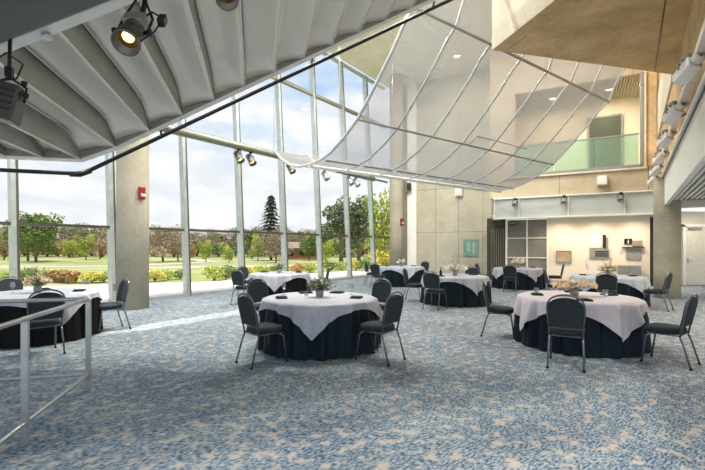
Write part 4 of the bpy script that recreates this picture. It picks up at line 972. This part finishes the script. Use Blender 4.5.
# ================================================================== outside
def blob_leaves(b, blobs, n, size, rd, flat=.0):
    tot = sum(x[3]*x[4]*x[5] for x in blobs)
    for (cx, cy, cz, rx, ry, rz) in blobs:
        m_ = max(8, int(n*rx*ry*rz/tot))
        for _ in range(m_):
            v = Vector((rd.gauss(0, 1), rd.gauss(0, 1), rd.gauss(0, 1))).normalized()*(rd.random()**.33)
            c = Vector((cx+v.x*rx, cy+v.y*ry, cz+v.z*rz)); a = Vector((rd.uniform(-1, 1), rd.uniform(-1, 1), rd.uniform(-1, 1))).normalized(); t = a.cross(Vector((rd.uniform(-1, 1), rd.uniform(-1, 1), rd.uniform(-1, 1)))).normalized()
            s_ = size*rd.uniform(.6, 1.3); b.poly([c-a*s_, c+t*s_*.6, c+a*s_, c-t*s_*.6])
PROTO = {}
def tree_proto(kind, seed, m):
    """unit tree, 1 m tall; returns crown and trunk meshes"""
    rd = random.Random(seed); c = MB(); t = MB()
    if kind == 'round':
        bl = [(0, 0, .52, .30, .30, .34)]
        for k in range(11): a = rd.uniform(0, 6.28); r = rd.uniform(.12, .34); bl.append((math.cos(a)*r, math.sin(a)*r, rd.uniform(.20, .85), .15, .15, .13))
        blob_leaves(c, bl, 2600, .026, rd)
        t.tube([(0, 0, 0), (.01, 0, .3), (0, 0, .6)], [.024, .018, .008], 7)
        for k in range(6): a = k*1.05; t.tube([(0, 0, .22+.03*k), (math.cos(a)*.14, math.sin(a)*.14, .42+.03*k), (math.cos(a)*.24, math.sin(a)*.24, .6+.03*k)], [.016, .010, .004], 5)
    elif kind == 'bare':
        bl = []
        for k in range(13): a = rd.uniform(0, 6.28); r = rd.uniform(.1, .42); bl.append((math.cos(a)*r, math.sin(a)*r, rd.uniform(.30, .86)-.2*r, .19, .19, .15))
        blob_leaves(c, bl, 2300, .02, rd)
        t.tube([(0, 0, 0), (.01, 0, .2), (0, 0, .4)], [.024, .018, .012], 7)
        for k in range(12):
            a = k*2.4; r = .3+.1*rd.random(); t.tube([(0, 0, .18+.015*k), (math.cos(a)*r*.5, math.sin(a)*r*.5, .42+.015*k), (math.cos(a)*r, math.sin(a)*r, .62+.03*rd.random()*k)], [.016, .009, .003], 4)
    elif kind == 'conifer':
        for k in range(17):
            z = .10+.052*k; r = .30*(1-z)**.8+.02
            for j in range(12):
                a = j*.5236+k*.4; L_ = r*rd.uniform(.8, 1.15)
                for q_ in range(9):
                    u = (q_+1)/9; cc_ = Vector((math.cos(a)*L_*u, math.sin(a)*L_*u, z-.05*u*u+.01*rd.random())); wv = Vector((-math.sin(a), math.cos(a), rd.uniform(-.5, .5)))*.034*(1.25-u); dv = Vector((math.cos(a), math.sin(a), rd.uniform(-.9, .3)))*.028
                    c.poly([cc_-wv, cc_+dv, cc_+wv, cc_-dv*.7])
        t.tube([(0, 0, 0), (0, 0, .98)], [.022, .003], 7)
    elif kind == 'pine':
        bl = [(0, 0, .62, .2, .2, .24), (.16, .05, .5, .16, .16, .12), (-.18, 0, .45, .17, .17, .12), (.05, 0, .85, .12, .12, .12), (-.12, .05, .72, .14, .14, .1), (.17, 0, .72, .13, .13, .1), (-.2, 0, .28, .14, .14, .08), (.2, 0, .3, .14, .14, .08)]
        blob_leaves(c, bl, 2600, .024, rd)
        t.tube([(0, 0, 0), (.01, 0, .5), (0, 0, .92)], [.03, .022, .006], 7)
        for k in range(7): a = k*.9; t.tube([(0, 0, .2+.07*k), (math.cos(a)*.2, math.sin(a)*.2, .3+.07*k)], [.012, .004], 5)
    elif kind == 'shrub':
        bl = [(0, 0, .45, .42, .42, .42)]
        for k in range(6): a = k*1.05; bl.append((math.cos(a)*.3, math.sin(a)*.3, rd.uniform(.3, .65), .25, .25, .28))
        blob_leaves(c, bl, 700, .055, rd)
        for k in range(7): a = k*.9; t.tube([(0, 0, 0), (math.cos(a)*.2, math.sin(a)*.2, .5)], [.025, .01], 4)
    elif kind == 'clump':
        for k in range(420):
            a = rd.uniform(0, 6.28); r0 = rd.uniform(0, .15); r1 = rd.uniform(.2, .6); h_ = rd.uniform(.5, 1); d = Vector((math.cos(a), math.sin(a), 0)); s_ = Vector((-d.y, d.x, 0))*.022
            p = d*r0; q_ = d*(r0+r1*.35)+Vector((0, 0, h_*.8)); e2 = d*(r0+r1)+Vector((0, 0, h_*(1-r1*.6)))
            c.poly([p-s_, p+s_, q_+s_, q_-s_]); c.poly([q_-s_, q_+s_, e2])
        t = None
    cr_ = c.build('crown' if kind in ('round', 'bare', 'conifer', 'pine') else 'foliage', m, fixn=False); tr_ = t.build('trunk' if kind != 'shrub' else 'stem', M['bark']) if t else None
    me = (cr_.data, tr_.data if tr_ else None)
    for o in (cr_, tr_):
        if o: bpy.data.objects.remove(o)
    return me
def tree(kind, mname, px, d, h, wd=1.0, name='tree', label='', cat='tree', group='park trees', rz=None, z=-.06):
    key = (kind, mname)
    if key not in PROTO: PROTO[key] = tree_proto(kind, len(PROTO)+3, M[mname])
    cr_, tr_ = PROTO[key]
    root = empty(name, ((px-352.5)/410*d, d, z), rnd.uniform(0, 6.28) if rz is None else rz); tag(root, label, cat, group); root.scale = (h*wd, h*wd, h)
    o = bpy.data.objects.new('crown' if kind not in ('shrub', 'clump') else 'foliage', cr_); COL.objects.link(o); o.parent = root
    if tr_: o = bpy.data.objects.new('trunk' if kind != 'shrub' else 'stem', tr_); COL.objects.link(o); o.parent = root
    return root
TREES = [
 ('round', 'lf_green', 36, 44, 6.0, 1.05, 'broadleaf_tree', 'big green tree left of the near column, seen through the far left glass'),
 ('round', 'lf_green', 28, 47, 5.6, 1.0, 'broadleaf_tree', 'green tree tucked behind the big far left tree'),
 ('conifer', 'lf_blue', 271, 50, 8.3, .95, 'spruce_tree', 'tall dark spruce standing alone in the middle of the glass wall'),
 ('pine', 'lf_dark', 341, 41, 7.0, 1.05, 'pine_tree', 'left one of the two big dark pines in the right panes'),
 ('pine', 'lf_dark', 359, 42, 7.2, 1.05, 'pine_tree', 'right one of the two big dark pines in the right panes'),
 ('round', 'lf_dark', 252, 55, 4.6, .8, 'broadleaf_tree', 'dark rounded tree left of the tall spruce'),
 ('round', 'lf_lime', 258, 48, 3.4, .8, 'broadleaf_tree', 'light green young tree left of the spruce'),
 ('bare', 'lf_brown', 276, 42, 3.7, 1.2, 'bare_tree', 'low brown spreading tree under the spruce'),
 ('round', 'lf_lime', 206, 44, 2.5, .9, 'small_tree', 'small lime tree between two mullions right of the near column'),
 ('round', 'lf_rust', 190, 46, 2.4, .9, 'small_tree', 'small golden tree just right of the second mullion'),
 ('round', 'lf_lime', 229, 42, 1.8, 1.0, 'small_tree', 'small lime bush-like tree near the third mullion'),
 ('bare', 'lf_brown', 163, 45, 4.2, 1.35, 'bare_tree', 'large brown bare tree just right of the near column'),
 ('bare', 'lf_brown', 178, 48, 3.6, 1.0, 'bare_tree', 'smaller bare brown tree left of the second mullion'),
 ('round', 'lf_lime', 86, 52, 3.4, 1.0, 'broadleaf_tree', 'yellow green tree left of the near column by the pale path'),
 ('bare', 'lf_brown', 100, 55, 3.6, 1.1, 'bare_tree', 'reddish brown tree against the left edge of the near column'),
 ('round', 'lf_lime', 70, 60, 3.0, 1.0, 'broadleaf_tree', 'distant yellow green tree right of the big left tree'),
 ('bare', 'lf_brown', 4, 52, 3.6, 1.2, 'bare_tree', 'brown bare tree at the left photo edge'),
 ('round', 'lf_lime', 384, 31, 6.2, .7, 'broadleaf_tree', 'tall yellowish green tree in the last panes before the far column'),
 ('round', 'lf_green', 309, 50, 3.4, 1.0, 'broadleaf_tree', 'green tree right of the brick house'),
 ('bare', 'lf_brown', 300, 58, 3.9, 1.2, 'bare_tree', 'pale brown tree behind the brick house'),
 ('round', 'lf_lime', 326, 38, 2.4, 1.0, 'small_tree', 'light green low tree under the left pine'),
 ('round', 'lf_dark', 293, 66, 4.0, .9, 'broadleaf_tree', 'dark distant tree above the brick house roof'),
]
for (kd, mn, px, d, h, wd, nm, lab) in TREES: tree(kd, mn, px, d, h, wd, nm, lab)
# distant belt of trees
belt = ['lf_brown', 'lf_dark', 'lf_brown', 'lf_green', 'lf_brown', 'lf_dark']
names_b = {'lf_brown': 'brown', 'lf_dark': 'dark green', 'lf_green': 'green'}
i = 0; panes = [(-30, 12, 'at the left photo edge'), (12, 112, 'in the far left pane'), (150, 184, 'right of the near column'), (184, 240, 'in the wide pane'), (240, 285, 'behind the tall spruce'), (285, 320, 'above the central flowers'), (320, 349, 'behind the left pine'), (349, 373, 'behind the right pine'), (373, 400, 'beside the distant column')]
ordw = ['leftmost', 'second from left', 'third from left', 'fourth from left', 'fifth from left', 'sixth from left', 'seventh from left', 'eighth from left', 'ninth from left', 'tenth from left', 'eleventh from left', 'twelfth from left']
for (pa, pb, pl) in panes:
    px = pa+4; k = 0
    while px < pb:
        mn = belt[(i*5+i//3) % 6]; d = 72+10*((i*7) % 3); h = 5.0+2.0*rnd.random()
        tree('bare' if mn == 'lf_brown' else 'round', mn, px, d, h, 1.25, 'distant_tree', 'hazy %s tree on the horizon %s, %s' % (names_b[mn], pl, ordw[k]), 'tree', 'distant belt of trees')
        i += 1; k += 1; px += 9.5
# rough shrubs along the foot of the belt
k = 0
for (pa, pb, pl) in panes:
    px = pa+2; q = 0
    while px < pb:
        mn = ('lf_brown', 'lf_lime', 'lf_green', 'lf_dark', 'lf_rust')[(k*3+k//4) % 5]; cn = {'lf_brown': 'brown', 'lf_lime': 'yellow green', 'lf_green': 'green', 'lf_dark': 'dark', 'lf_rust': 'rusty'}[mn]
        tree('shrub', mn, px, 64+4*(k % 3), 2.6+.9*rnd.random(), 1.35, 'distant_shrub', '%s shrub below the horizon trees %s, %s' % (cn, pl, ordw[q]), 'shrub', 'shrubs along the distant tree belt'); k += 1; q += 1; px += 11
# shrubs by the terrace
SH = [(60, 22, .75, 1.6, 'clump', 'lf_rust', 'golden ornamental grass clump outside the far left panes'), (50, 22.5, .7, 1.6, 'clump', 'lf_yellow', 'yellow grass clump left of the golden one outside the far left panes'),
 (72, 21.5, .7, 1.5, 'clump', 'lf_rust', 'golden grass clump right of its twin in the far left panes'),
 (92, 21.5, .6, 1.9, 'shrub', 'lf_yellow', 'yellow low shrub left of the near column'), (104, 22, .6, 1.6, 'shrub', 'lf_lime', 'lime low shrub touching the left side of the near column'),
 (25, 20.5, .9, 1.2, 'shrub', 'lf_green', 'green shrub behind the far left table'), (8, 21, .7, 1.5, 'shrub', 'lf_lime', 'lime shrub at the left edge of the photo'),
 (155, 22.5, .7, 1.5, 'shrub', 'lf_yellow', 'yellow shrub just right of the near column'), (168, 23.5, .6, 1.4, 'shrub', 'lf_lime', 'lime shrub in the first pane right of the near column'), (180, 24, .6, 1.4, 'shrub', 'lf_green', 'low green shrub beside the second mullion'),
 (214, 22.5, .95, 1.2, 'shrub', 'lf_lime', 'bright lime shrub in the wide second pane'), (226, 23.5, .9, 1.1, 'shrub', 'lf_green', 'green shrub in the second pane, right of the lime one'), (236, 24, .8, 1.3, 'shrub', 'lf_lime', 'lime shrub beside the third mullion'),
 (248, 24, .7, 1.5, 'shrub', 'lf_yellow', 'yellow shrub above the left chairs by the glass'), (262, 25, .75, 1.5, 'shrub', 'lf_lime', 'lime shrub behind the table by the glass, left'), (278, 26, .7, 1.6, 'shrub', 'lf_green', 'green shrub behind the flowers by the glass'),
 (298, 27, .8, 1.4, 'shrub', 'lf_rust', 'rusty shrub behind the table by the glass, right'), (310, 28, .8, 1.3, 'shrub', 'lf_lime', 'lime shrub above the central flowers'), (330, 29, .9, 1.3, 'shrub', 'lf_green', 'green shrub right of the central flowers'), (342, 30, .8, 1.5, 'shrub', 'lf_lime', 'lime shrub under the left pine'),
 (356, 30, .9, 1.3, 'shrub', 'lf_yellow', 'yellow shrub under the right pine'), (366, 29.5, 1.1, 1.2, 'shrub', 'lf_green', 'green shrub beside the sixth mullion'), (380, 29, 1.7, 1.0, 'shrub', 'lf_yellow', 'tall bright yellow shrub in the last panes'), (390, 30, 1.5, 1.0, 'shrub', 'lf_lime', 'lime shrub at the foot of the distant column')]
for (px, d, h, wd, kd, mn, lab) in SH: tree(kd, mn, px, d*(.86 if px < 240 else .92), h*.95, wd, 'grass_clump' if kd == 'clump' else 'garden_shrub', lab, 'grass clump' if kd == 'clump' else 'shrub', 'garden planting beside the terrace')
# small brick house
root = empty('brick_house', ((301-352.5)/410*54, 54, -.08), R(10)); tag(root, 'low brown brick house beyond the lawn', 'house')
b = MB(); b.box((0, 0, .75), (4.6, 3.4, 1.5)); hw = b.build('wall', M['brick'], root)
b = MB(); b.poly([(-2.6, -2, 1.5), (2.6, -2, 1.5), (2.0, 0, 2.3), (-2.0, 0, 2.3)]); b.poly([(2.6, -2, 1.5), (2.6, 2, 1.5), (2.0, 0, 2.3)]); b.poly([(2.6, 2, 1.5), (-2.6, 2, 1.5), (-2.0, 0, 2.3), (2.0, 0, 2.3)]); b.poly([(-2.6, 2, 1.5), (-2.6, -2, 1.5), (-2.0, 0, 2.3)]); b.poly([(-2.6, -2, 1.5), (-2.6, 2, 1.5), (2.6, 2, 1.5), (2.6, -2, 1.5)]); b.build('roof', M['roofb'], root)
for x in (-1.3, 0, 1.3):
    b = MB(); b.box((x, -1.72, .85), (.6, .06, .6)); b.build('window', M['signblack'], root)
root = empty('distant_building', ((69-352.5)/410*150, 150, -.08)); tag(root, 'pale blue building far away on the left horizon', 'building')
b = MB(); b.box((0, 0, 2.8), (4, 4, 5.6)); b.build('wall', M['city'], root)
for k in range(3):
    b = MB(); b.box((0, -2.02, 2.2+1.2*k), (3.4, .05, .5)); b.build('window_band', M['signgrey'], root)
b = MB(); b.box((0, 0, 5.65), (4.1, 4.1, .12)); b.build('roof', M['signwhite'], root)
